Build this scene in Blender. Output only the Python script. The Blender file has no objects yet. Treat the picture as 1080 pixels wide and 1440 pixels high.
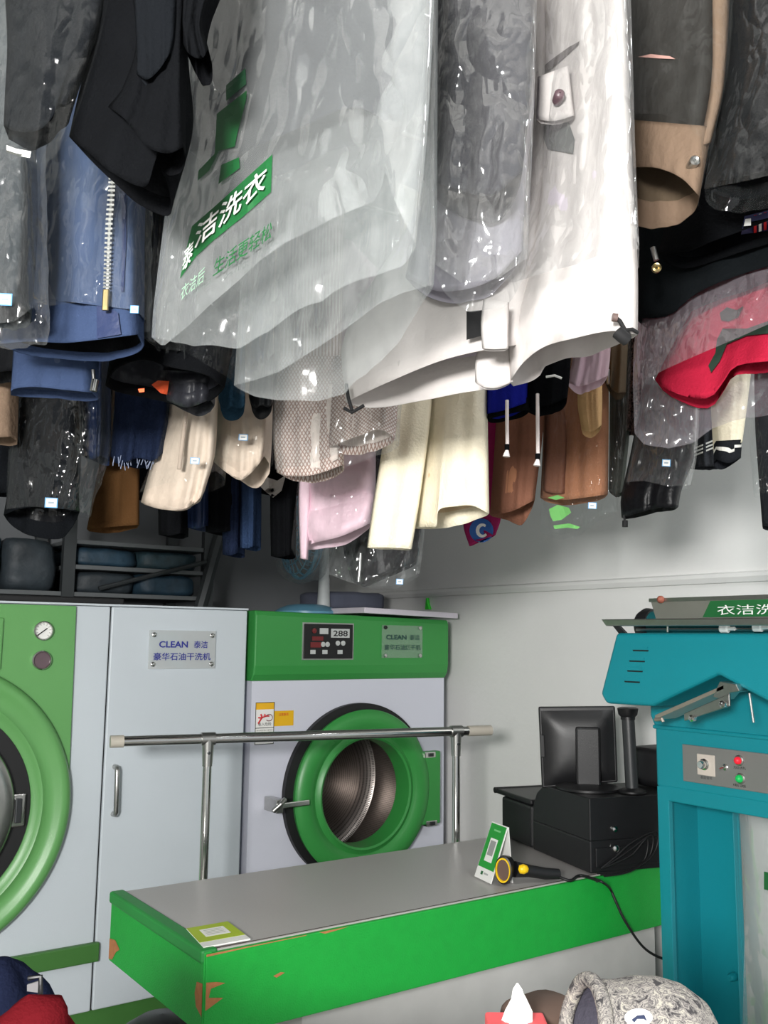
import bpy, bmesh, math, random
from mathutils import Vector, noise, Matrix
from mathutils.bvhtree import BVHTree

# ------------------------------------------------------------------ camera, world, lights, exposure
SC = bpy.context.scene
COL = SC.collection
FPX, PITCH, ROLL, YAW, EYE = 1325.0, math.radians(7.65), math.radians(0.7), math.radians(35.4), 1.6
fh = Vector((math.sin(YAW), math.cos(YAW), 0)); rh = Vector((math.cos(YAW), -math.sin(YAW), 0)); zz = Vector((0, 0, 1))
CF = math.cos(PITCH)*fh + math.sin(PITCH)*zz
CU0 = -math.sin(PITCH)*fh + math.cos(PITCH)*zz
CR = math.cos(ROLL)*rh + math.sin(ROLL)*CU0
CU = math.cos(ROLL)*CU0 - math.sin(ROLL)*rh
C0 = Vector((0, 0, EYE))
cam_d = bpy.data.cameras.new('camera'); cam = bpy.data.objects.new('camera', cam_d); COL.objects.link(cam)
cam_d.sensor_fit = 'VERTICAL'; cam_d.sensor_height = 36.0; cam_d.lens = FPX/1440*36.0; cam_d.clip_start = 0.05
m = Matrix((CR, CU, -CF)).transposed().to_4x4(); m.translation = C0
cam.matrix_world = m
SC.camera = cam

w = bpy.data.worlds.new('room_light'); SC.world = w; w.use_nodes = True
w.node_tree.nodes['Background'].inputs[0].default_value = (0.93, 0.97, 1.0, 1)
w.node_tree.nodes['Background'].inputs[1].default_value = 0.42

def area_light(name, loc, target, size, sy, power, col=(1, 1, 1)):
    d = bpy.data.lights.new(name, 'AREA'); d.shape = 'RECTANGLE'; d.size = size; d.size_y = sy; d.energy = power; d.color = col
    o = bpy.data.objects.new(name, d); COL.objects.link(o); o.location = loc
    o.rotation_euler = (Vector(target)-Vector(loc)).to_track_quat('-Z', 'Y').to_euler()
    return o
area_light('shop_front_lamp', (-1.55, -0.85, 2.0), (1.7, 2.6, 1.45), 0.62, 0.45, 165, (1.0, 0.985, 0.96))
area_light('ceiling_tube_light', (2.1, 0.6, 3.3), (2.3, 0.9, 0), 1.2, 0.12, 26, (0.97, 0.99, 1.0))
SC.view_settings.view_transform = 'Standard'; SC.view_settings.look = 'None'
SC.view_settings.exposure = 0.5; SC.view_settings.gamma = 1.0; SC.view_settings.use_curve_mapping = False
SC.cycles.transparent_max_bounces = 24
SC.cycles.max_bounces = 8

# ------------------------------------------------------------------ helpers: rays
def ray(px, py): return CF + (px-540)/FPX*CR + (720-py)/FPX*CU
def PL(px, py, ax, val):
    r = ray(px, py); return C0 + r*((val-C0[ax])/r[ax])
def UP(px, py, d):                      # point seen at a pixel, d metres ahead (horizontal distance along the view)
    r = ray(px, py); return C0 + r*(d/(r.dot(fh)))

# ------------------------------------------------------------------ helpers: materials
def lin(c): return tuple(((x/255)/12.92 if x/255 <= 0.04045 else ((x/255+0.055)/1.055)**2.4) for x in c)
MATS = {}
def mat(name, rgb, rough=0.6, metal=0.0, var=0.06, scale=8.0, bump=0.0, bscale=60.0, sheen=0.0, coat=0.0, spec=0.5, trans=0.0):
    if name in MATS: return MATS[name]
    M = bpy.data.materials.new(name); M.use_nodes = True; nt = M.node_tree; N = nt.nodes; L = nt.links
    b = N['Principled BSDF']; col = lin(rgb)
    b.inputs['Roughness'].default_value = rough; b.inputs['Metallic'].default_value = metal
    b.inputs['Specular IOR Level'].default_value = spec
    if sheen: b.inputs['Sheen Weight'].default_value = sheen
    if coat: b.inputs['Coat Weight'].default_value = coat
    if trans: b.inputs['Transmission Weight'].default_value = trans
    tc = N.new('ShaderNodeTexCoord')
    nz = N.new('ShaderNodeTexNoise'); nz.inputs['Scale'].default_value = scale; nz.inputs['Detail'].default_value = 5
    L.new(tc.outputs['Object'], nz.inputs['Vector'])
    mx = N.new('ShaderNodeMix'); mx.data_type = 'RGBA'
    mx.inputs[6].default_value = tuple(max(0, x*(1-var*2)) for x in col)+(1,)
    mx.inputs[7].default_value = tuple(min(1, x*(1+var*2)) for x in col)+(1,)
    L.new(nz.outputs['Fac'], mx.inputs[0]); L.new(mx.outputs[2], b.inputs['Base Color'])
    if bump:
        n2 = N.new('ShaderNodeTexNoise'); n2.inputs['Scale'].default_value = bscale; n2.inputs['Detail'].default_value = 4
        L.new(tc.outputs['Object'], n2.inputs['Vector'])
        bp = N.new('ShaderNodeBump'); bp.inputs['Strength'].default_value = bump; bp.inputs['Distance'].default_value = 0.01
        L.new(n2.outputs['Fac'], bp.inputs['Height']); L.new(bp.outputs['Normal'], b.inputs['Normal'])
    MATS[name] = M
    return M
def emit(name, rgb, s):
    M = bpy.data.materials.new(name); M.use_nodes = True; b = M.node_tree.nodes['Principled BSDF']
    b.inputs['Base Color'].default_value = lin(rgb)+(1,); b.inputs['Emission Color'].default_value = lin(rgb)+(1,); b.inputs['Emission Strength'].default_value = s
    return M
def film(name, rgb=(235, 240, 240), milk=0.16, gloss=0.10, rough=0.13, bump=0.55, bscale=11.0, edge=0.5):
    M = bpy.data.materials.new(name); M.use_nodes = True; nt = M.node_tree; N = nt.nodes; L = nt.links
    N.remove(N['Principled BSDF']); out = N['Material Output']; col = lin(rgb)+(1,)
    tc = N.new('ShaderNodeTexCoord'); mp = N.new('ShaderNodeMapping'); mp.inputs['Scale'].default_value = (1, 1, 0.7)
    L.new(tc.outputs['Object'], mp.inputs[0])
    nz = N.new('ShaderNodeTexNoise'); nz.inputs['Scale'].default_value = bscale; nz.inputs['Detail'].default_value = 1.6; nz.inputs['Distortion'].default_value = 0.5
    n2 = N.new('ShaderNodeTexNoise'); n2.inputs['Scale'].default_value = bscale*3.1; n2.inputs['Detail'].default_value = 1.0
    L.new(mp.outputs[0], nz.inputs['Vector']); L.new(mp.outputs[0], n2.inputs['Vector'])
    s0 = N.new('ShaderNodeMath'); s0.operation = 'SUBTRACT'; s0.inputs[1].default_value = 0.5; L.new(nz.outputs['Fac'], s0.inputs[0])
    s1 = N.new('ShaderNodeMath'); s1.operation = 'ABSOLUTE'; L.new(s0.outputs[0], s1.inputs[0])
    s2 = N.new('ShaderNodeMath'); s2.operation = 'SUBTRACT'; s2.inputs[1].default_value = 0.5; L.new(n2.outputs['Fac'], s2.inputs[0])
    s3 = N.new('ShaderNodeMath'); s3.operation = 'ABSOLUTE'; L.new(s2.outputs[0], s3.inputs[0])
    sm = N.new('ShaderNodeMath'); sm.operation = 'MULTIPLY_ADD'; sm.inputs[1].default_value = 0.28
    L.new(s3.outputs[0], sm.inputs[0]); L.new(s1.outputs[0], sm.inputs[2])
    bp = N.new('ShaderNodeBump'); bp.inputs['Strength'].default_value = bump; bp.inputs['Distance'].default_value = 0.06
    L.new(sm.outputs[0], bp.inputs['Height'])
    tr = N.new('ShaderNodeBsdfTransparent'); tr.inputs[0].default_value = (0.97, 0.98, 0.98, 1)
    df = N.new('ShaderNodeBsdfDiffuse'); df.inputs[0].default_value = col
    tl = N.new('ShaderNodeBsdfTranslucent'); tl.inputs[0].default_value = col
    L.new(bp.outputs[0], df.inputs['Normal'])
    a1 = N.new('ShaderNodeMixShader'); a1.inputs[0].default_value = 0.4; L.new(df.outputs[0], a1.inputs[1]); L.new(tl.outputs[0], a1.inputs[2])
    lw = N.new('ShaderNodeLayerWeight'); lw.inputs['Blend'].default_value = 0.35; L.new(bp.outputs[0], lw.inputs['Normal'])
    mk = N.new('ShaderNodeMath'); mk.operation = 'MULTIPLY_ADD'; mk.inputs[1].default_value = edge*0.5; mk.inputs[2].default_value = milk; mk.use_clamp = True
    L.new(lw.outputs['Facing'], mk.inputs[0])
    m1 = N.new('ShaderNodeMixShader'); L.new(mk.outputs[0], m1.inputs[0]); L.new(tr.outputs[0], m1.inputs[1]); L.new(a1.outputs[0], m1.inputs[2])
    gl = N.new('ShaderNodeBsdfGlossy'); gl.inputs['Roughness'].default_value = rough; L.new(bp.outputs[0], gl.inputs['Normal'])
    gf = N.new('ShaderNodeMath'); gf.operation = 'MULTIPLY_ADD'; gf.inputs[1].default_value = edge*0.5; gf.inputs[2].default_value = gloss
    L.new(lw.outputs['Fresnel'], gf.inputs[0])
    m2 = N.new('ShaderNodeMixShader'); L.new(gf.outputs[0], m2.inputs[0]); L.new(m1.outputs[0], m2.inputs[1]); L.new(gl.outputs[0], m2.inputs[2])
    L.new(m2.outputs[0], out.inputs['Surface'])
    return M
def lattice_mat(name, ca, cb, scale=46):
    M = bpy.data.materials.new(name); M.use_nodes = True; nt = M.node_tree; N = nt.nodes; L = nt.links
    b = N['Principled BSDF']; b.inputs['Roughness'].default_value = 0.85
    uv = N.new('ShaderNodeUVMap'); mp = N.new('ShaderNodeMapping'); mp.inputs['Rotation'].default_value = (0, 0, math.radians(45)); mp.inputs['Scale'].default_value = (scale, scale*1.1, 1)
    L.new(uv.outputs[0], mp.inputs[0])
    br = N.new('ShaderNodeTexBrick'); br.offset = 0; br.inputs['Mortar Size'].default_value = 0.17; br.inputs['Scale'].default_value = 1.0
    br.inputs['Brick Width'].default_value = 1.0; br.inputs['Row Height'].default_value = 1.0
    br.inputs['Color1'].default_value = lin(ca)+(1,); br.inputs['Color2'].default_value = lin(ca)+(1,); br.inputs['Mortar'].default_value = lin(cb)+(1,)
    L.new(mp.outputs[0], br.inputs['Vector']); L.new(br.outputs['Color'], b.inputs['Base Color'])
    return M
def splotch_mat(name, cols, scale):
    M = bpy.data.materials.new(name); M.use_nodes = True; nt = M.node_tree; N = nt.nodes; L = nt.links
    b = N['Principled BSDF']; b.inputs['Roughness'].default_value = 0.9
    tc = N.new('ShaderNodeTexCoord'); nz = N.new('ShaderNodeTexNoise'); nz.inputs['Scale'].default_value = scale; nz.inputs['Detail'].default_value = 6; nz.inputs['Distortion'].default_value = 1.5
    L.new(tc.outputs['Object'], nz.inputs['Vector'])
    cr = N.new('ShaderNodeValToRGB'); cr.color_ramp.interpolation = 'CONSTANT'
    els = cr.color_ramp.elements
    while len(els) < len(cols): els.new(0.5)
    for e, (p, c) in zip(els, cols): e.position = p; e.color = lin(c)+(1,)
    L.new(nz.outputs['Fac'], cr.inputs[0]); L.new(cr.outputs[0], b.inputs['Base Color'])
    return M
def hole_mat(name, rgb, scale):
    M = mat(name, rgb, 0.36, 1.0, 0.04); nt = M.node_tree; N = nt.nodes; L = nt.links; b = N['Principled BSDF']
    uv = N.new('ShaderNodeUVMap'); vo = N.new('ShaderNodeTexVoronoi'); vo.inputs['Scale'].default_value = scale; vo.inputs['Randomness'].default_value = 0.0
    L.new(uv.outputs[0], vo.inputs['Vector'])
    mr = N.new('ShaderNodeMapRange'); mr.inputs[1].default_value = 0.16; mr.inputs[2].default_value = 0.26
    L.new(vo.outputs['Distance'], mr.inputs[0])
    bp = N.new('ShaderNodeBump'); bp.inputs['Strength'].default_value = 0.8; bp.inputs['Distance'].default_value = 0.004
    L.new(mr.outputs[0], bp.inputs['Height']); L.new(bp.outputs[0], b.inputs['Normal'])
    mx = N.new('ShaderNodeMix'); mx.data_type = 'RGBA'; mx.inputs[6].default_value = (0.02, 0.02, 0.02, 1); mx.inputs[7].default_value = lin(rgb)+(1,)
    L.new(mr.outputs[0], mx.inputs[0]); L.new(mx.outputs[2], b.inputs['Base Color'])
    return M

# ------------------------------------------------------------------ helpers: objects
def tag(o, label=None, cat=None, group=None, kind=None):
    if label: o['label'] = label
    if cat: o['category'] = cat
    if group: o['group'] = group
    if kind: o['kind'] = kind
    return o
def thing(name, loc, label, cat, group=None):
    o = bpy.data.objects.new(name, None); COL.objects.link(o); o.location = loc; o.empty_display_size = 0.05
    return tag(o, label, cat, group)
def wpos(o):
    v = Vector(o.location)
    while o.parent: o = o.parent; v += Vector(o.location)
    return v
class MB:
    def __init__(s): s.v = []; s.f = []; s.uv = None
    def add(s, vs, fs):
        k = len(s.v); s.v += [Vector(v) for v in vs]; s.f += [[i+k for i in f] for f in fs]; return s
    def box(s, lo, hi):
        x0, y0, z0 = lo; x1, y1, z1 = hi
        return s.add([(x0,y0,z0),(x1,y0,z0),(x1,y1,z0),(x0,y1,z0),(x0,y0,z1),(x1,y0,z1),(x1,y1,z1),(x0,y1,z1)],
                     [(0,3,2,1),(4,5,6,7),(0,1,5,4),(1,2,6,5),(2,3,7,6),(3,0,4,7)])
    def prism(s, poly, vec):            # polygon of 3-D points pushed along vec
        n = len(poly); vec = Vector(vec); a = [Vector(p) for p in poly]
        return s.add(a+[p+vec for p in a], [list(range(n))[::-1], list(range(n, 2*n))]+[(i, (i+1) % n, n+(i+1) % n, n+i) for i in range(n)])
    def obox(s, c, ax, ay, az):         # box from centre and three half-axis vectors
        c, ax, ay, az = Vector(c), Vector(ax), Vector(ay), Vector(az)
        return s.add([c+ax*i+ay*j+az*k for k in (-1, 1) for j in (-1, 1) for i in (-1, 1)],
                     [(0,2,3,1),(4,5,7,6),(0,1,5,4),(1,3,7,5),(3,2,6,7),(2,0,4,6)])
    def tube(s, pts, r, n=10, cap=True):
        pts = [Vector(p) for p in pts]; k = len(pts); rr = r if isinstance(r, (list, tuple)) else [r]*k
        rings = []; ref = None
        for i, p in enumerate(pts):
            d = (pts[min(i+1, k-1)]-pts[max(i-1, 0)]).normalized()
            if ref is None: ref = Vector((0, 0, 1)) if abs(d.z) < 0.9 else Vector((1, 0, 0))
            a = d.cross(ref); a = a.normalized() if a.length > 1e-4 else d.orthogonal().normalized(); b = a.cross(d); ref = b
            rings.append([p + (a*math.cos(2*math.pi*j/n)+b*math.sin(2*math.pi*j/n))*rr[i] for j in range(n)])
        vs = [v for r_ in rings for v in r_]; fs = []
        for i in range(k-1):
            for j in range(n): fs.append((i*n+j, i*n+(j+1) % n, (i+1)*n+(j+1) % n, (i+1)*n+j))
        if cap: fs += [list(range(n))[::-1], list(range((k-1)*n, k*n))]
        return s.add(vs, fs)
    def lathe(s, c, axis, prof, n=48, x=None, closed=False):   # prof: (radius, along axis)
        c = Vector(c); axis = Vector(axis).normalized(); x = Vector(x) if x else axis.orthogonal(); x.normalize(); y = axis.cross(x); k = len(prof)
        vs = []; fs = []
        for (r, h) in prof:
            for j in range(n):
                t = 2*math.pi*j/n; vs.append(c+axis*h+(x*math.cos(t)+y*math.sin(t))*r)
        for i in range(k-1 if not closed else k):
            i2 = (i+1) % k
            for j in range(n): fs.append((i*n+j, i*n+(j+1) % n, i2*n+(j+1) % n, i2*n+j))
        if not closed:
            if prof[0][0] > 1e-4: pass
        return s.add(vs, fs)
    def build(s, name, mt, parent=None, smooth=None, bevel=0.0, seg=2, label=None):
        me = bpy.data.meshes.new(name); me.from_pydata([tuple(v) for v in s.v], [], s.f)
        bm = bmesh.new(); bm.from_mesh(me)
        bmesh.ops.remove_doubles(bm, verts=bm.verts, dist=1e-6)
        bmesh.ops.recalc_face_normals(bm, faces=bm.faces); bm.to_mesh(me); bm.free()
        o = bpy.data.objects.new(name, me); COL.objects.link(o)
        if mt: me.materials.append(mt)
        if smooth is not None:
            me.polygons.foreach_set('use_smooth', [True]*len(me.polygons)); me.set_sharp_from_angle(angle=math.radians(smooth))
        if bevel:
            b = o.modifiers.new('bevel', 'BEVEL'); b.width = bevel; b.segments = seg; b.limit_method = 'ANGLE'; b.angle_limit = math.radians(40)
        if parent: o.parent = parent; o.location = -wpos(parent)
        if label: o['label'] = label
        return o
def struct(o): o['kind'] = 'structure'; return o
def stuff(o): o['kind'] = 'stuff'; return o
_dg = None
def text_2d(body, bold=0.0, spacing=1.0):
    cu = bpy.data.curves.new('lettering', 'FONT'); cu.body = body; cu.size = 1.0; cu.offset = bold; cu.resolution_u = 3; cu.space_character = spacing
    o = bpy.data.objects.new('lettering_source', cu); COL.objects.link(o)
    dg = bpy.context.evaluated_depsgraph_get(); dg.update()
    me = bpy.data.meshes.new_from_object(o.evaluated_get(dg))
    vs = [Vector((v.co.x, v.co.y)) for v in me.vertices]; fs = [list(p.vertices) for p in me.polygons]
    bpy.data.objects.remove(o); bpy.data.meshes.remove(me); bpy.data.curves.remove(cu)
    return vs, fs
def fit_text(body, org, xv, yv, mt, parent, name='lettering', bold=0.0, spacing=1.0, nrm=None, off=0.001):
    """lettering that fills the parallelogram org + xv (width) + yv (height)"""
    vs, fs = text_2d(body, bold, spacing)
    x0 = min(v.x for v in vs); x1 = max(v.x for v in vs); y0 = min(v.y for v in vs); y1 = max(v.y for v in vs)
    org, xv, yv = Vector(org), Vector(xv), Vector(yv); n = Vector(nrm) if nrm else Vector((0, 0, 0))
    mb = MB(); mb.add([org+xv*((v.x-x0)/(x1-x0))+yv*((v.y-y0)/(y1-y0))+n*off for v in vs], fs)
    return mb.build(name, mt, parent)

# ------------------------------------------------------------------ materials used in several places
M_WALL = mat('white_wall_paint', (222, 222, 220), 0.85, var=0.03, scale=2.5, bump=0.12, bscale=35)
M_BACK = mat('shaded_back_wall_paint', (104, 107, 110), 0.9, var=0.05, scale=2)  # grey tone holds the shade under the hanging clothes
M_CEIL = mat('ceiling_paint', (190, 190, 188), 0.9)
M_FLOOR = mat('grey_floor_tile', (120, 118, 114), 0.5, var=0.08, scale=5)
M_GREY = mat('pale_grey_machine_paint', (196, 204, 210), 0.42, var=0.02, scale=3, bump=0.06, bscale=260)
M_LILAC = mat('white_dryer_paint', (206, 208, 220), 0.42, var=0.02, scale=3, bump=0.06, bscale=260)
M_GREENL = mat('light_green_paint', (97, 156, 90), 0.36, var=0.03, scale=4, bump=0.05, bscale=240)
M_GREEND = mat('dryer_green_paint', (54, 140, 66), 0.38, var=0.03, scale=4, bump=0.05, bscale=240)
M_GREENK = mat('dark_green_plinth_paint', (62, 112, 50), 0.5, var=0.05)
M_COUNTERG = mat('counter_green_paint', (14, 156, 54), 0.5, var=0.05, scale=30, bump=0.2, bscale=220)
M_WOOD = mat('bare_chipboard', (170, 112, 70), 0.9, var=0.15, scale=60)
M_TOP = mat('grey_laminate', (172, 168, 166), 0.35, var=0.05, scale=220)
M_CHROME = mat('chrome', (215, 215, 212), 0.14, 1.0, 0.02)
M_STEEL = mat('brushed_steel', (185, 185, 182), 0.3, 1.0, 0.06, scale=40)
M_DSTEEL = mat('dark_steel', (70, 72, 74), 0.4, 0.8)
M_BLACK = mat('black_plastic', (22, 22, 24), 0.42, var=0.1, scale=30, bump=0.05, bscale=300)
M_RUB = mat('black_rubber', (17, 17, 19), 0.55)
M_DRUM = hole_mat('perforated_drum_steel', (160, 152, 147), 120.0)
M_TEAL = mat('teal_paint', (14, 130, 142), 0.4, var=0.03, scale=5, bump=0.08, bscale=260)
M_PANELG = mat('grey_control_panel', (128, 128, 126), 0.45, 0.3, 0.04)
M_WHITE = mat('white_plastic', (228, 228, 224), 0.4, var=0.02)
M_PAPER = mat('white_paper', (232, 232, 228), 0.8, var=0.02)
M_BLUEINK = mat('blue_lettering', (38, 44, 140), 0.5)
M_DARKINK = mat('dark_teal_lettering', (22, 66, 60), 0.5)
M_YEL = mat('yellow_plastic', (240, 196, 20), 0.4)
M_RED = mat('red_plastic', (205, 40, 45), 0.4)
M_GRN = mat('green_ink', (22, 94, 46), 0.55, var=0.05)
M_CARD = mat('bright_green_card', (14, 150, 44), 0.45)
M_LIME = mat('lime_card', (168, 190, 30), 0.5)
M_ORANGE = mat('orange_cloth', (232, 92, 48), 0.8)
M_FILM = film('clear_film', milk=0.002, gloss=0.009, rough=0.08, bump=0.7, edge=0.08)
M_FILMG = film('glossy_clear_film', milk=0.004, gloss=0.045, rough=0.085, bump=0.9, bscale=9, edge=0.14)
M_FILMM = film('milky_film', rgb=(214, 218, 218), milk=0.24, gloss=0.06, rough=0.13, bump=0.5, bscale=6, edge=0.35)
M_FILMH = film('hazy_film', rgb=(224, 226, 228), milk=0.05, gloss=0.045, rough=0.11, bump=0.8, bscale=9, edge=0.25)
M_FILMW = film('crumpled_film', rgb=(228, 226, 226), milk=0.09, gloss=0.08, rough=0.11, bump=1.3, bscale=8, edge=0.35)
M_FILML = film('lilac_hazy_film', rgb=(216, 208, 218), milk=0.22, gloss=0.07, rough=0.13, bump=0.8, bscale=9, edge=0.3)
M_ACRYL = film('acrylic_plate', rgb=(230, 240, 235), milk=0.12, gloss=0.04, rough=0.06, bump=0.0, edge=0.3)
M_ACRYLW = film('white_acrylic_plate', rgb=(238, 240, 240), milk=0.55, gloss=0.08, rough=0.06, bump=0.0, edge=0.3)

# ------------------------------------------------------------------ the setting
XW, YB, YM = 3.3, 5.28, 3.897           # right wall, back wall, machine fronts
struct(MB().box((-1.8, -1.5, -0.1), (XW+0.2, YB+0.2, 0)).build('floor', M_FLOOR))
struct(MB().box((-1.8, -1.5, 3.4), (XW+0.2, YB+0.2, 3.5)).build('ceiling', M_CEIL))
struct(MB().box((XW, -1.5, 0), (XW+0.15, YB+0.15, 3.4)).build('wall_right', M_WALL))
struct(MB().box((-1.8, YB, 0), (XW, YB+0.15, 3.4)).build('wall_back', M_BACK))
struct(MB().box((-1.95, -1.5, 0), (-1.8, YB, 3.4)).build('wall_left', M_WALL))
tm = MB().prism([(XW, 0, 1.835), (XW-0.012, 0, 1.838), (XW-0.022, 0, 1.858), (XW-0.022, 0, 1.872), (XW, 0, 1.880)], (0, YB, 0))
struct(tm.build('trim_1', M_WALL))

# ------------------------------------------------------------------ dry-cleaning machine (left)
r = thing('dry_cleaning_machine', (1.2, YM, 0), 'large pale grey and green dry cleaning machine with a big round door', 'machine')
ZT = 1.729
MB().box((-0.35, YM, 0.12), (1.37, YM+0.78, ZT-0.01)).build('body', M_GREY, r, bevel=0.006)
MB().box((1.377, YM, 0.12), (2.01, YM+0.78, ZT-0.01)).build('side_cabinet', M_GREY, r, bevel=0.006)
MB().box((1.365, YM+0.012, 0.12), (1.38, YM+0.74, ZT-0.012)).build('door_gap', M_RUB, r)
MB().box((-0.35, YM+0.02, 0.0), (2.01, YM+0.78, 0.12)).build('plinth', M_GREENK, r)
MB().box((-0.36, YM-0.004, ZT-0.008), (2.012, YM+0.79, ZT)).build('lid', M_GREY, r)
MB().box((-0.36, YM+0.06, ZT), (1.45, YM+0.5, ZT+0.028)).build('rear_cover', M_RUB, r, bevel=0.006)
RC = Vector((0.68, YM, 0.945)); RO = 0.552
poly = [(-0.30, YM-0.018, ZT-0.012), (1.221, YM-0.018, ZT-0.012), (RC.x+RO, YM-0.018, RC.z+0.02)]
poly = [poly[0]]+[(RC.x+RO*math.cos(a), YM-0.018, RC.z+RO*math.sin(a)) for a in [math.radians(180+180*i/40) for i in range(41)]]+[(1.222, YM-0.018, ZT-0.012)]
MB().prism([(p[0], p[1], p[2]) for p in poly], (0, 0.017, 0)).build('green_front_panel', M_GREENL, r, bevel=0.004)
ring = [(0.555, 0.0), (0.555, 0.02), (0.545, 0.035), (0.528, 0.042), (0.510, 0.038), (0.498, 0.028), (0.470, 0.022), (0.455, 0.024), (0.444, 0.030), (0.432, 0.024), (0.420, 0.012), (0.402, 0.010), (0.395, -0.03)]
MB().lathe((RC.x, YM-0.015, RC.z), (0, -1, 0), ring, 96).build('door_surround', M_GREENL, r, smooth=50)
MB().lathe((RC.x, YM-0.02, RC.z), (0, -1, 0), [(0.400, 0.0), (0.400, 0.012), (0.30, 0.012), (0.25, -0.05), (0.02, -0.12), (0, -0.12)], 72).build('gasket', M_RUB, r, smooth=40)
dr = MB().lathe((RC.x, YM-0.03, RC.z), (0, -1, 0), [(0.335, 0.0), (0.335, 0.03), (0.325, 0.042), (0.285, 0.05), (0.262, 0.046), (0.25, 0.03), (0.25, 0.0)], 72).build('round_door', M_STEEL, r, smooth=40)
MB().lathe((RC.x, YM-0.055, RC.z), (0, -1, 0), [(0.27, 0.0), (0.264, 0.009), (0.258, 0.0)], 64).build('door_bead', M_CHROME, dr, smooth=60)
MB().lathe((RC.x, YM-0.03, RC.z), (0, -1, 0), [(0.252, 0.01), (0.2, 0.02), (0.1, 0.03), (0.001, 0.033)], 48).build('door_glass', mat('dark_door_glass', (14, 14, 16), 0.08, spec=0.8), dr, smooth=60)
p = PL(24, 1139, 1, YM-0.04)
hg = MB().box((p.x-0.028, YM-0.055, p.z-0.062), (p.x+0.028, YM-0.03, p.z+0.062)).build('hinge', M_CHROME, r, bevel=0.006)
MB().box((p.x-0.012, YM-0.066, p.z-0.045), (p.x+0.012, YM-0.054, p.z+0.045)).build('hinge_pin', M_DSTEEL, hg, bevel=0.003)
for (px, py, face, nm) in ((61.5, 887, M_WHITE, 'pressure_gauge'), (59, 928.5, mat('dull_maroon_glass', (95, 78, 84), 0.2), 'sight_glass')):
    q = PL(px, py, 1, YM-0.03)
    g = MB().lathe((q.x, YM-0.016, q.z), (0, -1, 0), [(0.038, 0.0), (0.038, 0.018), (0.034, 0.022), (0.031, 0.018), (0.031, 0.010)], 40).build(nm, M_CHROME, r, smooth=40)
    MB().lathe((q.x, YM-0.016, q.z), (0, -1, 0), [(0.0315, 0.011), (0.001, 0.012)], 40).build('dial', face, g)
    if nm == 'pressure_gauge':
        MB().obox((q.x-0.004, YM-0.030, q.z-0.004), Vector((0.018, 0, 0.014)), (0, 0.0006, 0), Vector((-0.0012, 0, 0.0016))).build('needle', M_RUB, g)
        tk = MB()
        for k in range(11):
            a = math.radians(225-27*k); c = Vector((q.x+0.026*math.cos(a), YM-0.0295, q.z+0.026*math.sin(a)))
            tk.obox(c, Vector((math.cos(a), 0, math.sin(a)))*0.003, (0, 0.0004, 0), Vector((-math.sin(a), 0, math.cos(a)))*0.0006)
        stuff(tk.build('dial_marks', M_RUB, g))
q = PL(0, 905, 1, YM-0.02)
MB().box((q.x-0.30, YM-0.03, q.z-0.10), (q.x+0.008, YM-0.017, q.z+0.10)).build('control_window', M_GREENL, r, bevel=0.006)
MB().box((-0.35, YM-0.028, 0.312), (1.385, YM, 0.384)).build('bumper_strip', M_GREENK, r, bevel=0.005)
h = MB().tube([(1.420, YM, 1.062), (1.420, YM-0.03, 1.060), (1.420, YM-0.034, 1.05), (1.423, YM-0.034, 0.885), (1.423, YM-0.03, 0.876), (1.423, YM, 0.873)], 0.011, 10).build('door_handle', M_STEEL, r, smooth=50)
a, b = PL(211, 886, 1, YM-0.012), PL(302, 940, 1, YM-0.012)
pl = MB().box((a.x, YM-0.012, b.z), (b.x, YM-0.006, a.z)).build('name_plate', M_ACRYLW, r)
W, Hh = b.x-a.x, a.z-b.z; yn = YM-0.0135
fit_text('CLEAN', (a.x+0.14*W, yn, b.z+0.55*Hh), (0.43*W, 0, 0), (0, 0, 0.17*Hh), M_BLUEINK, pl, bold=0.025)
fit_text('泰洁', (a.x+0.66*W, yn, b.z+0.54*Hh), (0.215*W, 0, 0), (0, 0, 0.19*Hh), M_BLUEINK, pl, bold=0.012)
fit_text('豪华石油干洗机', (a.x+0.065*W, yn, b.z+0.22*Hh), (0.86*W, 0, 0), (0, 0, 0.20*Hh), M_BLUEINK, pl, bold=0.012)
for (u, v) in ((0.06, 0.88), (0.94, 0.88), (0.06, 0.12), (0.94, 0.12)):
    MB().lathe((a.x+u*W, YM-0.012, b.z+v*Hh), (0, -1, 0), [(0.011, 0), (0.010, 0.006), (0.005, 0.009), (0.001, 0.009)], 16).build('screw_cap', M_CHROME, pl, smooth=40)

# ------------------------------------------------------------------ dryer
r = thing('tumble_dryer', (2.6, YM, 0), 'white tumble dryer with bright green top panel and round green porthole door', 'dryer')
X0, X1, ZS = 2.043, 3.168, 1.40
MB().box((X0, YM, 0.06), (X1, YM+0.78, ZS)).build('body', M_LILAC, r, bevel=0.006)
MB().box((X0+0.03, YM+0.03, 0.0), (X1-0.03, YM+0.74, 0.06)).build('plinth', M_RUB, r)
def zt(x): return 1.724+(x-X0)*(-0.022/1.12)
hd = [(0, YM-0.002, ZS), (0, YM-0.022, ZS+0.03), (0, YM-0.030, ZS+0.07), (0, YM-0.030, 1.70), (0, YM-0.02, 1.722), (0, YM+0.78, 1.722), (0, YM+0.78, ZS)]
mb = MB(); n = len(hd)
mb.add([(X0-0.006, p[1], p[2]) for p in hd]+[(X1+0.006, p[1], p[2]-(0.022 if p[2] > 1.6 else 0)) for p in hd], [list(range(n)), list(range(n, 2*n))[::-1]]+[(i, (i+1) % n, n+(i+1) % n, n+i) for i in range(n)])
mb.build('green_top_panel', M_GREEND, r, bevel=0.006)
YF = YM-0.031
a, b = PL(427, 877, 1, YF), PL(495, 926, 1, YF); W, Hh = b.x-a.x, a.z-b.z
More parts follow.
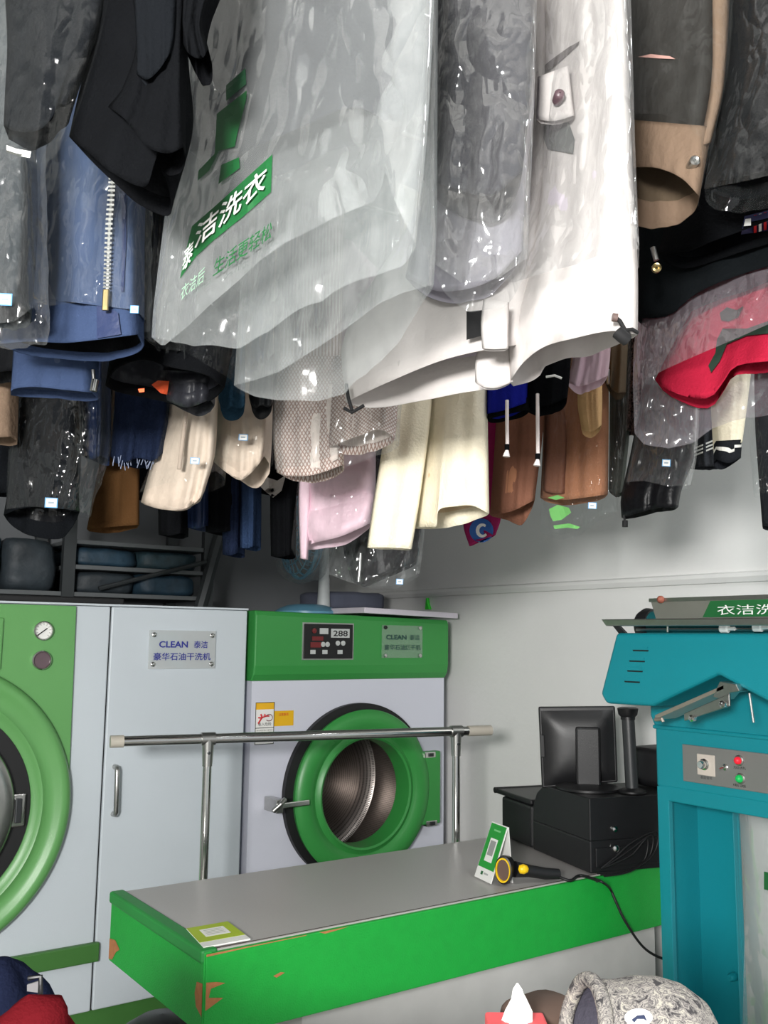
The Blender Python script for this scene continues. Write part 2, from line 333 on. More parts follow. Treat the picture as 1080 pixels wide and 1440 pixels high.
cp = MB().box((a.x, YF-0.006, b.z), (b.x, YF, a.z)).build('control_panel', M_RUB, r, bevel=0.003)
MB().box((a.x-0.006, YF-0.003, b.z-0.006), (b.x+0.006, YF+0.001, a.z+0.006)).build('panel_frame', M_STEEL, r)
def cpbox(u0, v0, u1, v1, m_, nm): return MB().box((a.x+u0*W, YF-0.009, a.z-v1*Hh), (a.x+u1*W, YF-0.005, a.z-v0*Hh)).build(nm, m_, cp)
M_LCD = mat('grey_display', (186, 190, 188), 0.3); M_DRED = mat('dark_red_display', (110, 34, 36), 0.3)
cpbox(.31, .12, .48, .29, M_LCD, 'display'); cpbox(.54, .13, .92, .39, M_LCD, 'display')
cpbox(.16, .36, .38, .48, M_DRED, 'display'); cpbox(.13, .53, .34, .68, M_DRED, 'display')
fit_text('288', (a.x+.58*W, YF-0.0095, a.z-.35*Hh), (.30*W, 0, 0), (0, 0, .17*Hh), M_RUB, cp, bold=0.02)
for (u, v) in ((.38, .59), (.47, .59), (.68, .55), (.79, .55), (.20, .2)):
    MB().lathe((a.x+u*W, YF-0.005, a.z-v*Hh), (0, -1, 0), [(0.012, 0), (0.012, 0.005), (0.001, 0.007)], 16).build('push_button', M_LCD if u > .3 else M_DRED, cp, smooth=40)
for (u, v) in ((.18, .80), (.42, .80), (.73, .80)): cpbox(u-.05, v-.05, u+.05, v+.07, M_LCD, 'key')
a, b = PL(536, 879, 1, YF), PL(592, 925, 1, YF); W, Hh = b.x-a.x, a.z-b.z
pl = MB().box((a.x, YF-0.012, b.z), (b.x, YF-0.006, a.z)).build('name_plate', M_ACRYL, r)
yn = YF-0.0135
fit_text('CLEAN', (a.x+0.09*W, yn, b.z+0.56*Hh), (0.50*W, 0, 0), (0, 0, 0.15*Hh), M_DARKINK, pl, bold=0.03)
fit_text('泰洁', (a.x+0.67*W, yn, b.z+0.55*Hh), (0.25*W, 0, 0), (0, 0, 0.17*Hh), M_DARKINK, pl, bold=0.008)
fit_text('豪华石油烘干机', (a.x+0.05*W, yn, b.z+0.24*Hh), (0.90*W, 0, 0), (0, 0, 0.17*Hh), M_DARKINK, pl, bold=0.008)
for (u, v) in ((0.07, 0.93), (0.93, 0.93), (0.07, 0.07), (0.93, 0.07)):
    MB().lathe((a.x+u*W, YF-0.012, b.z+v*Hh), (0, -1, 0), [(0.010, 0), (0.009, 0.006), (0.004, 0.008), (0.001, 0.008)], 16).build('screw_cap', M_CHROME if u > .5 or v < .5 else M_RUB, pl, smooth=40)
# porthole
DC = Vector((2.640, YM, 0.868)); x_ = (1, 0, 0)
MB().lathe((DC.x-0.012, YM, DC.z+0.004), (0, -1, 0), [(0.415, 0.0), (0.415, 0.028), (0.36, 0.034), (0.30, 0.034), (0.30, 0)], 96, x_).build('gasket', M_RUB, r, smooth=40)
do = MB().lathe((DC.x, YM, DC.z), (0, -1, 0), [(0.385, 0.03), (0.39, 0.055), (0.378, 0.072), (0.345, 0.078), (0.315, 0.078), (0.300, 0.066), (0.285, 0.060), (0.272, 0.066), (0.262, 0.075), (0.252, 0.07), (0.248, 0.05), (0.246, -0.03)], 96, x_).build('porthole_door', M_GREEND, r, smooth=45)
MB().box((DC.x+0.30, YM-0.070, DC.z-0.185), (DC.x+0.452, YM-0.030, DC.z+0.17)).build('hinge_plate', M_GREEND, do, bevel=0.006)
for q in (PL(600, 1061, 1, YM-0.05), PL(602, 1157, 1, YM-0.05)):
    h = MB().box((q.x-0.03, YM-0.075, q.z-0.014), (q.x+0.04, YM-0.002, q.z+0.014)).build('hinge', M_CHROME, r, bevel=0.004)
    MB().box((q.x-0.006, YM-0.080, q.z-0.008), (q.x+0.022, YM-0.074, q.z+0.008)).build('hinge_pin', M_DSTEEL, h)
q = PL(400, 1131, 1, YM-0.08)
lt = MB().obox((q.x+0.03, YM-0.098, q.z), (0.085, 0, 0.002), (0, 0.012, 0), (0, 0, 0.013)).build('latch', M_CHROME, do, bevel=0.005)
mb = MB().obox((q.x-0.045, YM-0.062, q.z), (0.018, 0, 0), (0, 0.058, 0), (0, 0, 0.03)); mb.tube([(q.x-0.075, YM-0.11, q.z-0.02), (q.x-0.045, YM-0.13, q.z+0.012), (q.x-0.02, YM-0.12, q.z+0.03)], 0.012, 8)
mb.build('latch_catch', M_STEEL, r, bevel=0.004)
# drum: open cylinder behind the porthole, with lifter ribs
def drum():
    mb = MB(); n, k = 72, 12; vs = []; uv = []
    prof = [(0.250, -0.02), (0.34, -0.02), (0.40, 0.02)]+[(0.40, 0.02+0.40*i/8) for i in range(1, 9)]+[(0.385, 0.435), (0.3, 0.45), (0.2, 0.445), (0.001, 0.45)]
    mb.lathe((DC.x, YM+0.012, DC.z), (0, 1, 0), prof, n, x_)
    o = mb.build('drum', M_DRUM, r, smooth=40)
    l = o.data.uv_layers.new(name='UVMap')
    for lp in o.data.loops:
        c = o.data.vertices[lp.vertex_index].co - Vector(DC)
        l.data[lp.index].uv = (math.atan2(c.z, c.x)/(2*math.pi)*2.2, c.y+math.hypot(c.x, c.z)*0.6)
    for k in range(3):
        a = math.radians(20+120*k); pts = []
        for i in range(9):
            t = i/8; aa = a+0.5*t; pts.append((DC.x+0.385*math.cos(aa), YM+0.04+0.38*t, DC.z+0.385*math.sin(aa)))
        MB().tube(pts, 0.032, 10).build('lifter_rib', M_STEEL, o, smooth=60)
drum()
# body front needs an opening: cut the face with a boolean cylinder
cut = MB().lathe((DC.x, YM, DC.z), (0, 1, 0), [(0.26, -0.05), (0.26, 0.012), (0.43, 0.02), (0.43, 0.64)], 64, x_)
n = 64; k = len(cut.v); cut.f += [list(range(n))[::-1], list(range(k-n, k))]
cutter = cut.build('cutter', None)
body = [o for o in r.children if o.name.startswith('body')][0]
bmod = body.modifiers.new('cut', 'BOOLEAN'); bmod.object = cutter; bmod.operation = 'DIFFERENCE'; bmod.solver = 'EXACT'
body.modifiers.move(1, 0); body.modifiers.remove(body.modifiers['bevel'])
dg = bpy.context.evaluated_depsgraph_get(); dg.update()
nm_ = bpy.data.meshes.new_from_object(body.evaluated_get(dg)); body.modifiers.clear(); body.data = nm_; bpy.data.objects.remove(cutter)
# stickers
a, b = PL(359.5, 988, 1, YM-0.002), PL(384.5, 1046, 1, YM-0.002); W, Hh = b.x-a.x, a.z-b.z
st = MB().box((a.x, YM-0.0022, b.z), (b.x, YM, a.z)).build('warning_sticker', M_PAPER, r)
MB().box((a.x, YM-0.003, a.z-Hh*0.17), (b.x, YM-0.002, a.z)).build('yellow_band', mat('sticker_yellow', (236, 180, 30), 0.6), st)
mb = MB()
for (u0, v0, u1, v1) in ((0, 0, 1, .015), (0, .985, 1, 1), (0, 0, .03, 1), (.97, 0, 1, 1), (0, .6, 1, .615)): mb.box((a.x+u0*W, YM-0.0034, a.z-v1*Hh), (a.x+u1*W, YM-0.0026, a.z-v0*Hh))
mb.build('border', M_RUB, st)
mb = MB()
for pts in ([(.15, .50), (.35, .36), (.55, .33), (.72, .33)], [(.35, .36), (.28, .28)], [(.45, .35), (.5, .28)], [(.15, .36), (.33, .37)]):
    mb.tube([(a.x+u*W, YM-0.004, a.z-v*Hh) for u, v in pts], 0.0035, 6)
mb.build('hand_pictogram', M_RED, st)
mb = MB(); mb.tube([(a.x+(.72+.18*math.cos(t))*W, YM-0.004, a.z-(.37+.08*math.sin(t))*Hh) for t in [i*0.5-2.6 for i in range(11)]], 0.0018, 5); mb.build('roller_pictogram', M_DRED, st)
fit_text('卷入危险', (a.x+.15*W, YM-0.0036, a.z-.56*Hh), (.7*W, 0, 0), (0, 0, .08*Hh), M_RUB, st)
for k in range(3):
    fit_text('请勿将手伸入滚筒内', (a.x+.07*W, YM-0.0036, a.z-(.68+.05*k)*Hh), (.86*W, 0, 0), (0, 0, .03*Hh), M_RUB, st)
a, b = PL(386, 1000, 1, YM-0.002), PL(412.5, 1020, 1, YM-0.002); W, Hh = b.x-a.x, a.z-b.z
st = MB().box((a.x, YM-0.0022, b.z), (b.x, YM, a.z)).build('notice_sticker', mat('notice_yellow', (226, 176, 20), 0.6), r)
fit_text('注意事项', (a.x+.22*W, YM-0.0036, b.z+.66*Hh), (.5*W, 0, 0), (0, 0, .2*Hh), M_RED, st)
# lid board, cloth bundle on the dryer
o = MB().obox((2.93, YM+0.36, 1.731), (0.30, 0, -0.007), (0, 0.40, 0), (0, 0, 0.014)).build('lid_board', mat('lilac_white_board', (212, 206, 216), 0.5), bevel=0.003)
tag(o, 'flat white board lying on the green topped dryer', 'board')
def bundle(name, lo, hi, m_, label, cat, seed, group=None):
    mb = MB(); n, k = 28, 10; vs = []; fs = []; rnd = random.Random(seed)
    cx, cy = (lo[0]+hi[0])/2, (lo[1]+hi[1])/2; hx, hy = (hi[0]-lo[0])/2, (hi[1]-lo[1])/2
    for i in range(k+1):
        t = i/k; z = lo[2]+(hi[2]-lo[2])*t; sc = (1-abs(2*t-1)**6*0.12)
        if i == k: sc = 0.86
        for j in range(n):
            a = 2*math.pi*j/n; c, s_ = math.cos(a), math.sin(a); e = (abs(c)**7+abs(s_)**7)**(-1/7)
            v = Vector((cx+hx*c*e*sc, cy+hy*s_*e*sc, z))
            d = noise.noise(v*9+Vector((seed, 0, 0)))*0.02; vs.append(v+Vector((c, s_, 0.3))*d)
    for i in range(k):
        for j in range(n): fs.append((i*n+j, i*n+(j+1) % n, (i+1)*n+(j+1) % n, (i+1)*n+j))
    fs += [list(range(n))[::-1], list(range(k*n, (k+1)*n))]
    mb.add(vs, fs); o = mb.build(name, m_, smooth=60)
    return tag(o, label, cat, group)
bundle('folded_cloth', (2.70, 4.28, 1.752), (3.08, 4.66, 1.85), mat('slate_cloth', (88, 92, 108), 0.9), 'slate grey folded cloth bundle lying at the back of the dryer', 'cloth', 3)

# ------------------------------------------------------------------ fan on the dryer (under a clear bag)
fp = PL(456, 800, 1, 4.32); fb_ = PL(432, 852, 1, 4.30); hd_c = PL(424, 752, 1, 4.28)
r = thing('pedestal_fan', (fb_.x, fb_.y, 1.722), 'pale blue and white electric fan under a clear bag on the dryer', 'fan')
M_FB = mat('pale_blue_plastic', (96, 150, 176), 0.4); M_FW = mat('off_white_plastic', (196, 200, 200), 0.45)
MB().lathe((fb_.x, fb_.y, 1.724), zz, [(0.17, 0), (0.17, 0.012), (0.14, 0.03), (0.10, 0.045), (0.06, 0.05), (0.001, 0.05)], 40).build('base', M_FB, r, smooth=50)
MB().tube([(fp.x, fp.y, 1.76), (fp.x, fp.y, 1.84), (fp.x, fp.y, 1.98), (fp.x, fp.y, hd_c.z+0.02)], [0.036, 0.032, 0.026, 0.022], 20).build('pole', M_FW, r, smooth=50)
ax = Vector((-0.93, 0.12, 0.0)).normalized()
MB().tube([(fp.x, fp.y, hd_c.z), hd_c-ax*0.02], [0.045, 0.06], 18).build('neck', M_FW, r, smooth=50)
MB().lathe(hd_c+ax*-0.02, -ax, [(0.06, 0), (0.07, 0.04), (0.055, 0.12), (0.001, 0.14)], 24).build('motor_housing', M_FW, r, smooth=50)
gd = MB()
gx = ax.orthogonal().normalized(); gy = ax.cross(gx)
for rr_, hh in ((0.23, 0.0), (0.21, 0.035), (0.16, 0.055), (0.11, 0.062), (0.06, 0.064), (0.21, -0.035), (0.16, -0.05), (0.11, -0.055)):
    gd.tube([hd_c+ax*hh+(gx*math.cos(2*math.pi*i/40)+gy*math.sin(2*math.pi*i/40))*rr_ for i in range(41)], 0.004 if rr_ < 0.23 else 0.009, 6, cap=False)
for i in range(24):
    a = 2*math.pi*i/24; d = gx*math.cos(a)+gy*math.sin(a)
    gd.tube([hd_c+d*0.23, hd_c+d*0.21+ax*0.035, hd_c+d*0.11+ax*0.062, hd_c+d*0.02+ax*0.065], 0.003, 5)
stuff(gd.build('guard', M_FB, r, smooth=50))
for i in range(3):
    a = 2*math.pi*i/3; mb = MB(); vs = []
    for j in range(7):
        t = j/6; rr_ = 0.03+0.16*t
        for s_ in (-1, 1):
            aa = a+s_*(0.25+0.3*math.sin(t*2.6)); vs.append(hd_c+(gx*math.cos(aa)+gy*math.sin(aa))*rr_+ax*0.012*s_)
    mb.add(vs, [(2*j, 2*j+1, 2*j+3, 2*j+2) for j in range(6)]); mb.build('blade', M_FB, r, smooth=60)
mb = MB(); prof = [(0.255, -0.02), (0.262, 0.0), (0.25, 0.06), (0.15, 0.085), (0.001, 0.09)]
mb.lathe(hd_c, ax, prof, 40); mb.lathe(hd_c, -ax, [(0.255, -0.02), (0.24, 0.08), (0.12, 0.14), (0.001, 0.16)], 40)
for v in mb.v: v += Vector((0, 0, -0.0)) + Vector((noise.noise(v*8), noise.noise(v*8+zz*5), noise.noise(v*7+zz*9)))*0.012
mb.build('dust_bag', M_FILMH, r, smooth=70)

# ------------------------------------------------------------------ shelf with bundles behind the machine
r = thing('storage_shelf', (0.9, 4.95, 0), 'dark metal storage shelf in the shadow behind the dry cleaning machine', 'shelf')
M_SH = mat('dark_shelf_metal', (58, 62, 64), 0.5, 0.3)
YS0, YS1 = 4.72, 5.22
xs = [PL(px, 790, 1, YS0).x for px in (-90, 96, 292)]
for x in xs:
    for y in (YS0, YS1): MB().box((x-0.03, y-0.02, 0), (x+0.03, y+0.02, 2.55)).build('post', M_SH, r)
zs = [PL(200, y, 1, YS0).z for y in (836, 799, 765)]
M_BD = mat('shelf_board_grey', (96, 100, 102), 0.7)
MB().box((xs[0], YS0-0.01, zs[0]-0.022), (xs[-1], YS1, zs[0])).build('shelf_board', M_BD, r, bevel=0.003)
for z in zs[1:]: MB().box((xs[1], YS0-0.01, z-0.022), (xs[-1], YS1, z)).build('shelf_board', M_BD, r, bevel=0.003)
MB().tube([(xs[1]+0.15, YS0-0.03, zs[0]+0.02), (xs[2]-0.02, YS0-0.03, zs[1]+0.05)], 0.012, 8).build('brace', M_SH, r)
MB().tube([(xs[2]-0.06, YS0-0.03, zs[0]-0.1), (xs[2]+0.10, YS0-0.03, zs[2]+0.25)], 0.034, 8).build('slanted_brace', M_SH, r)
mats = [mat('quilt_blue', (34, 58, 74), 0.6, var=0.45, scale=14, bump=0.6, bscale=18), mat('quilt_grey', (44, 52, 58), 0.6, var=0.35, scale=10, bump=0.6, bscale=18), mat('quilt_teal', (40, 62, 70), 0.6, var=0.45, scale=20, bump=0.6, bscale=18)]
def quilt(x0, x1, z, h, j, lab, sd): bundle('folded_quilt', (x0, YS0+0.02, z), (x1, YS1-0.05, z+h), mats[j], lab, 'quilt', sd, 'folded quilts on the storage shelf')
xm = (xs[0]+xs[1])/2; xr = (xs[1]+xs[2])/2
quilt(xs[0]+0.04, xm-0.005, zs[0], 0.27, 0, 'tall blue folded quilt in the outer bay of the storage shelf', 3)
quilt(xm+0.005, xs[1]-0.035, zs[0], 0.25, 1, 'tall grey folded quilt in the outer bay of the storage shelf, next to the post', 5)
quilt(xs[1]+0.035, xr-0.005, zs[0], zs[1]-zs[0]-0.03, 1, 'flat grey folded quilt on the lowest board, inner bay of the storage shelf', 7)
quilt(xr+0.005, xs[2]-0.035, zs[0], zs[1]-zs[0]-0.03, 0, 'flat blue folded quilt on the lowest board, beside the slanted brace', 9)
quilt(xs[1]+0.035, xr-0.005, zs[1], zs[2]-zs[1]-0.03, 0, 'flat blue folded quilt on the middle board of the storage shelf, next to the post', 11)
quilt(xr+0.005, xs[2]-0.035, zs[1], zs[2]-zs[1]-0.03, 2, 'flat teal folded quilt on the middle board of the storage shelf', 13)

# ------------------------------------------------------------------ chrome garment rack
r = thing('garment_rack', (2.0, 3.2, 0), 'chrome T-bar garment rack standing between counter and machines', 'rack')
A = PL(155, 1043, 1, 3.40); B = PL(690, 1027, 2, A.z); D = (B-A)
MB().tube([A+D*0.004, A+D*0.996], 0.019, 20).build('top_bar', M_CHROME, r, smooth=50)
for t0, t1 in ((0.0, 0.03), (0.93, 1.0)):
    MB().tube([A+D*t0, A+D*t1], 0.022 if t0 == 0 else 0.0215, 20).build('end_cap', mat('beige_cap', (176, 170, 158), 0.4), r, smooth=50)
for px in (292, 642):
    pt = PL(px, 1036, 2, A.z); t = (pt-A).dot(D)/D.dot(D); q = A+D*t
    # solve the bar point that sits at that pixel column
    best = min((abs((540+FPX*((A+D*s-C0).dot(CR))/((A+D*s-C0).dot(CF)))-px), s) for s in [i/400 for i in range(401)]); q = A+D*best[1]
    ps = MB().tube([q+Vector((0, 0, -0.01)), (q.x, q.y, 0.03)], 0.0165, 18).build('post', M_CHROME, r, smooth=50)
    mb = MB(); mb.tube([q-D.normalized()*0.026, q+D.normalized()*0.026], 0.024, 18); mb.tube([q, q-zz*0.045, q-zz*0.10], [0.024, 0.021, 0.0185], 16)
    cl = mb.build('tee_joint', M_STEEL, ps, smooth=50)
    nn = D.normalized().cross(zz); nn = nn if nn.dot(fh) < 0 else -nn
    MB().lathe(q-zz*0.05+nn*0.019, nn, [(0.006, 0), (0.006, 0.005), (0.001, 0.006)], 12).build('screw', M_DSTEEL, ps)
    MB().obox((q.x, q.y, 0.02), nn*0.07, D.normalized()*0.02, (0, 0, 0.02)).build('foot', M_CHROME, r, bevel=0.004)

# ------------------------------------------------------------------ counter
r = thing('service_counter', (2.1, 2.6, 0), 'long service counter with grey top and thick bright green fascia', 'counter')
CX0, CX1, CY0, CY1, CZ = 1.105, 3.10, 2.319, 3.0, 0.80
MB().box((CX0+0.02, CY0+0.012, CZ-0.03), (CX1-0.005, CY1, CZ)).build('worktop', M_TOP, r, bevel=0.002)
fr = MB().box((CX0+0.004, CY0, 0.585), (CX1, CY0+0.02, CZ-0.004)).build('front_fascia', M_COUNTERG, r, bevel=0.003)
mb = MB().box((CX0, CY0+0.004, 0.60), (CX0+0.022, CY1+0.003, CZ)); se = mb.build('end_fascia', M_COUNTERG, r, bevel=0.003)
MB().box((CX0-0.008, CY0+0.005, CZ-0.03), (CX0+0.040, CY1+0.006, CZ+0.006)).build('edge_strip', mat('edge_strip_green', (30, 130, 56), 0.5), r, bevel=0.008)
MB().box((1.50, CY0+0.17, 0.0), (CX1-0.03, CY1-0.02, 0.585)).build('base_cabinet', mat('off_white_panel', (206, 204, 202), 0.6), r)
MB().box((1.49, CY0+0.158, 0.0), (CX1-0.02, CY0+0.171, 0.285)).build('base_band', M_COUNTERG, r)
MB().box((CX0+0.03, CY0+0.018, CZ-0.002), (CX1-0.01, CY0+0.022, CZ+0.0006)).build('front_seam', mat('dirty_seam', (70, 60, 50), 0.9), r)
def chips(par, quads, name='scuff'):
    for q in quads:
        mb = MB(); mb.add(q, [list(range(len(q)))]); mb.build(name, M_WOOD, par, label='bare brown chipboard scuff in the green paint')
yf = CY0-0.0012
chips(fr, [[(CX0+0.006, yf, 0.728), (CX0+0.035, yf, 0.724), (CX0+0.060, yf, 0.717), (CX0+0.020, yf, 0.711), (CX0+0.014, yf, 0.69), (CX0+0.055, yf, 0.682), (CX0+0.02, yf, 0.666), (CX0+0.006, yf, 0.66)],
           [(CX0+0.20, yf, 0.708), (CX0+0.222, yf, 0.714), (CX0+0.235, yf, 0.71), (CX0+0.21, yf, 0.702)],
           [(CX0+0.004, yf, CZ-0.004), (CX0+0.004, yf, CZ-0.010), (CX0+0.12, yf, CZ-0.007), (CX0+0.30, yf, CZ-0.006), (CX0+0.30, yf, CZ-0.004)],
           [(CX0+0.34, yf, CZ-0.004), (CX0+0.36, yf, CZ-0.011), (CX0+0.40, yf, CZ-0.008), (CX0+0.44, yf, CZ-0.004)]])
xf = CX0-0.0012
chips(se, [[(xf, CY0+0.005, 0.725), (xf, CY0+0.04, 0.72), (xf, CY0+0.05, 0.69), (xf, CY0+0.04, 0.66), (xf, CY0+0.005, 0.645)],
           [(xf, CY1, 0.665), (xf, CY1-0.05, 0.672), (xf, CY1-0.09, 0.655), (xf, CY1-0.06, 0.64), (xf, CY1-0.03, 0.61), (xf, CY1, 0.605)],
           [(xf, CY0+0.005, 0.60), (xf, CY0+0.006, 0.62), (xf, CY0+0.03, 0.615), (xf, CY0+0.035, 0.60)]])
# leaflet
def on_top(px, py): return PL(px, py, 2, CZ+0.004)
qs = [on_top(*p_) for p_ in ((262, 1308), (320, 1298), (352, 1322), (286, 1334))]
r = thing('leaflet', tuple(qs[3]), 'lime green and white leaflet lying on the front corner of the counter', 'leaflet')
def lerp2(u, v, q): return (q[0]*(1-u)+q[1]*u)*(1-v)+(q[3]*(1-u)+q[2]*u)*v
def qpoly(q, uv, h): return [lerp2(u, v, q)+zz*h for u, v in uv]
MB().prism(qpoly(qs, ((0, 0), (1, 0), (1, 1), (0, 1)), 0), (0, 0, 0.004)).build('white_sheet', M_PAPER, r)
MB().prism(qpoly(qs, ((0, 0), (1, 0), (1, .78), (0, .78)), 0.0042), (0, 0, 0.0006)).build('lime_print', M_LIME, r)
MB().prism(qpoly(qs, ((.22, .2), (.78, .2), (.78, .58), (.22, .58)), 0.005), (0, 0, 0.0004)).build('pale_window', M_PAPER, r)
mb = MB()
for k in range(4): mb.prism(qpoly(qs, ((.28, .27+.07*k), (.70, .27+.07*k), (.70, .29+.07*k), (.28, .29+.07*k)), 0.0055), (0, 0, 0.0003))
stuff(mb.build('fine_print', mat('faint_ink', (170, 172, 160), 0.8), r))

# ------------------------------------------------------------------ cash drawer, till box, monitor, pole display
def yawbox(c, half, ang):
    ax = Vector((math.cos(ang), math.sin(ang), 0))*half[0]; ay = Vector((-math.sin(ang), math.cos(ang), 0))*half[1]
    return c, ax, ay, Vector((0, 0, half[2]))
K = on_top(830, 1229); LFT = on_top(760, 1199)          # near corner and the corner behind it on the sheet-left side
e1 = (LFT-K); e1.z = 0; e1n = e1.normalized(); e2n = Vector((-e1n.y, e1n.x, 0)); e2n = e2n if e2n.x > 0 else -e2n
zc1 = PL(830, 1182, 1, K.y).z; zc2 = PL(830, 1121, 1, K.y).z
L1, L2 = 0.40, 0.42
ce = K+e1n*L1/2+e2n*L2/2
r = thing('cash_drawer', (ce.x, ce.y, CZ), 'black steel cash drawer on the counter under the monitor', 'cash drawer')
MB().prism([K, K+e1n*L1, K+e1n*L1+e2n*L2, K+e2n*L2], (0, 0, zc1-CZ-0.006)).build('case', M_BLACK, r, bevel=0.006)
MB().prism([K+zz*0.02-e1n*0.0+e2n*0.02, K+zz*0.02+e2n*(L2-0.02), K+zz*(zc1-CZ-0.03)+e2n*(L2-0.02), K+zz*(zc1-CZ-0.03)+e2n*0.02], -e1n*0.006).build('drawer_front', M_BLACK, r, bevel=0.003)
q = K+e2n*0.10+zz*(zc1-CZ-0.035)
MB().lathe(q-e1n*0.006, -e1n, [(0.012, 0), (0.012, 0.006), (0.006, 0.01), (0.001, 0.01)], 18).build('lock', M_CHROME, r, smooth=50)
r = thing('till_base', (ce.x, ce.y, zc1), 'black till box with a rounded side on top of the cash drawer', 'till')
k0 = Vector((K.x, K.y, zc1-0.004)); hh = zc2-zc1
prof = [(0, 0), (0, hh), (L1*0.70, hh), (L1*0.82, hh*0.94), (L1*0.92, hh*0.75), (L1*0.985, hh*0.42), (L1, 0)]
MB().prism([k0+e1n*u+zz*v for u, v in prof], e2n*L2).build('case', M_BLACK, r, bevel=0.005)
q = k0+e2n*0.10+zz*hh*0.26
MB().lathe(q, -e1n, [(0.010, 0), (0.010, 0.008), (0.001, 0.010)], 16).build('key_switch', M_CHROME, r, smooth=50)
# receipt printer on the far side
P1 = on_top(712, 1196)
cpr = K+e1n*(L1+0.16)+e2n*0.10
r = thing('receipt_printer', (cpr.x, cpr.y, CZ), 'low black receipt printer beside the cash drawer with a tray on top', 'printer')
MB().prism([K+e1n*(L1+0.012), K+e1n*(L1+0.26), K+e1n*(L1+0.26)+e2n*0.3, K+e1n*(L1+0.012)+e2n*0.3], (0, 0, 0.16)).build('case', M_BLACK, r, bevel=0.012)
mb = MB().prism([K+e1n*(L1+0.014)+zz*0.162, K+e1n*(L1+0.31)+zz*0.162-e2n*0.0, K+e1n*(L1+0.31)+e2n*0.30+zz*0.162, K+e1n*(L1+0.014)+e2n*0.30+zz*0.162], (0, 0, 0.02))
mb.build('tray', M_BLACK, r, bevel=0.006)
MB().tube([K+e1n*(L1+0.31)-e2n*0.005+zz*0.175, K+e1n*(L1+0.31)+e2n*0.30+zz*0.175], 0.012, 12).build('tray_rim', M_BLACK, r, smooth=50)
# monitor
tz = zc2
tc_ = k0+e1n*0.20+e2n*0.16; tc_.z = tz-0.004
r = thing('monitor', tuple(tc_), 'black flat monitor seen from behind on the till box', 'monitor')
dm = tc_.dot(fh)+0.02
m0, m1, m2, m3 = UP(757, 994, dm+0.02), UP(865, 993, dm-0.02), UP(869, 1100, dm-0.02), UP(762, 1109, dm+0.02)
mw = (m1-m0).normalized(); mn = mw.cross((m3-m0).normalized()).normalized(); mn = mn if mn.dot(fh) < 0 else -mn
sc = MB().prism([m0, m1, m2, m3], -mn*0.02).build('bezel', M_BLACK, r, bevel=0.006)
def mp_(u, v, h=0): return (m0*(1-u)+m1*u)*(1-v)+(m3*(1-u)+m2*u)*v+mn*h
mb = MB(); N1 = 12; vs = []; fs = []
for i in range(N1+1):
    for j in range(N1+1):
        u, v = i/N1, j/N1; e = 1-max(abs(2*u-1), abs(2*v-1))**3
        vs.append(mp_(0.03+0.94*u, 0.05+0.92*v, 0.002+0.028*max(0, e)))
for i in range(N1):
    for j in range(N1): fs.append((i*(N1+1)+j, (i+1)*(N1+1)+j, (i+1)*(N1+1)+j+1, i*(N1+1)+j+1))
mb.add(vs, fs); mb.build('back_shell', M_BLACK, r, smooth=50)
MB().prism([mp_(0.0, .33, .001), mp_(.06, .35, .004), mp_(.06, .62, .004), mp_(0.0, .62, .001)], mn*0.008).build('side_grip', M_RUB, r, bevel=0.003)
MB().prism([-mn*0.021+mp_(u, v) for u, v in ((.04, .04), (.96, .04), (.96, .94), (.04, .94))], -mn*0.002).build('screen', mat('black_screen', (10, 10, 12), 0.12), r)
sx = mp_(0.62, 0.32, 0.032); sbot = Vector((sx.x, sx.y, tz-0.002))
ww = Vector((mw.x, mw.y, 0)).normalized()*0.045; hz = Vector((mn.x, mn.y, 0)).normalized()
mb = MB().prism([sx-ww+zz*0.02, sx+ww+zz*0.02, sbot+ww, sbot-ww], hz*0.028); mb.build('stand_column', M_BLACK, r, bevel=0.008)
MB().lathe(sbot+hz*0.01, zz, [(0.12, 0), (0.12, 0.008), (0.08, 0.016), (0.001, 0.018)], 36).build('stand_base', M_BLACK, r, smooth=50)
# pole display
pd = PL(889, 1114, 2, tz)
r = thing('pole_display', tuple(pd), 'black pole with a flared cap standing behind the monitor', 'pole')
zp = PL(884, 1004, 0, pd.x).z
MB().tube([pd, Vector((pd.x-0.005, pd.y+0.008, zp))], 0.023, 18).build('pole', mat('dull_black_pole', (48, 50, 52), 0.4), r, smooth=50)
MB().lathe((pd.x-0.005, pd.y+0.008, zp-0.01), zz, [(0.026, -0.01), (0.026, 0.0), (0.034, 0.008), (0.038, 0.03), (0.03, 0.034), (0.001, 0.034)], 24).build('cap', M_BLACK, r, smooth=40)
MB().lathe(pd, zz, [(0.05, 0), (0.05, 0.006), (0.03, 0.016), (0.001, 0.016)], 24).build('foot', M_BLACK, r, smooth=40)
cb_ = k0+e1n*0.16+e2n*(L2+0.02)
bundle('black_pouch', (cb_.x-0.10, cb_.y-0.09, tz), (cb_.x+0.10, cb_.y+0.09, tz+0.14), M_BLACK, 'black pouch lying on the till box beyond the thin pole', 'pouch', 21)
def cable(name, pts, rad, label, m_=M_RUB):
    out = []
    P_ = [Vector(p) for p in pts]
    for i in range(len(P_)-1):
        p0, p1, p2, p3 = P_[max(i-1, 0)], P_[i], P_[i+1], P_[min(i+2, len(P_)-1)]
        for j in range(8):
            t = j/8; out.append(0.5*((2*p1)+(p2-p0)*t+(2*p0-5*p1+4*p2-p3)*t*t+(3*p1-p0-3*p2+p3)*t**3))
    out.append(P_[-1]); o = MB().tube(out, rad, 7).build(name, m_, smooth=60)
    return tag(o, label, 'cable')
T = lambda x, y, h=0.004: on_top(x, y)+zz*h
fy = CY0-0.006
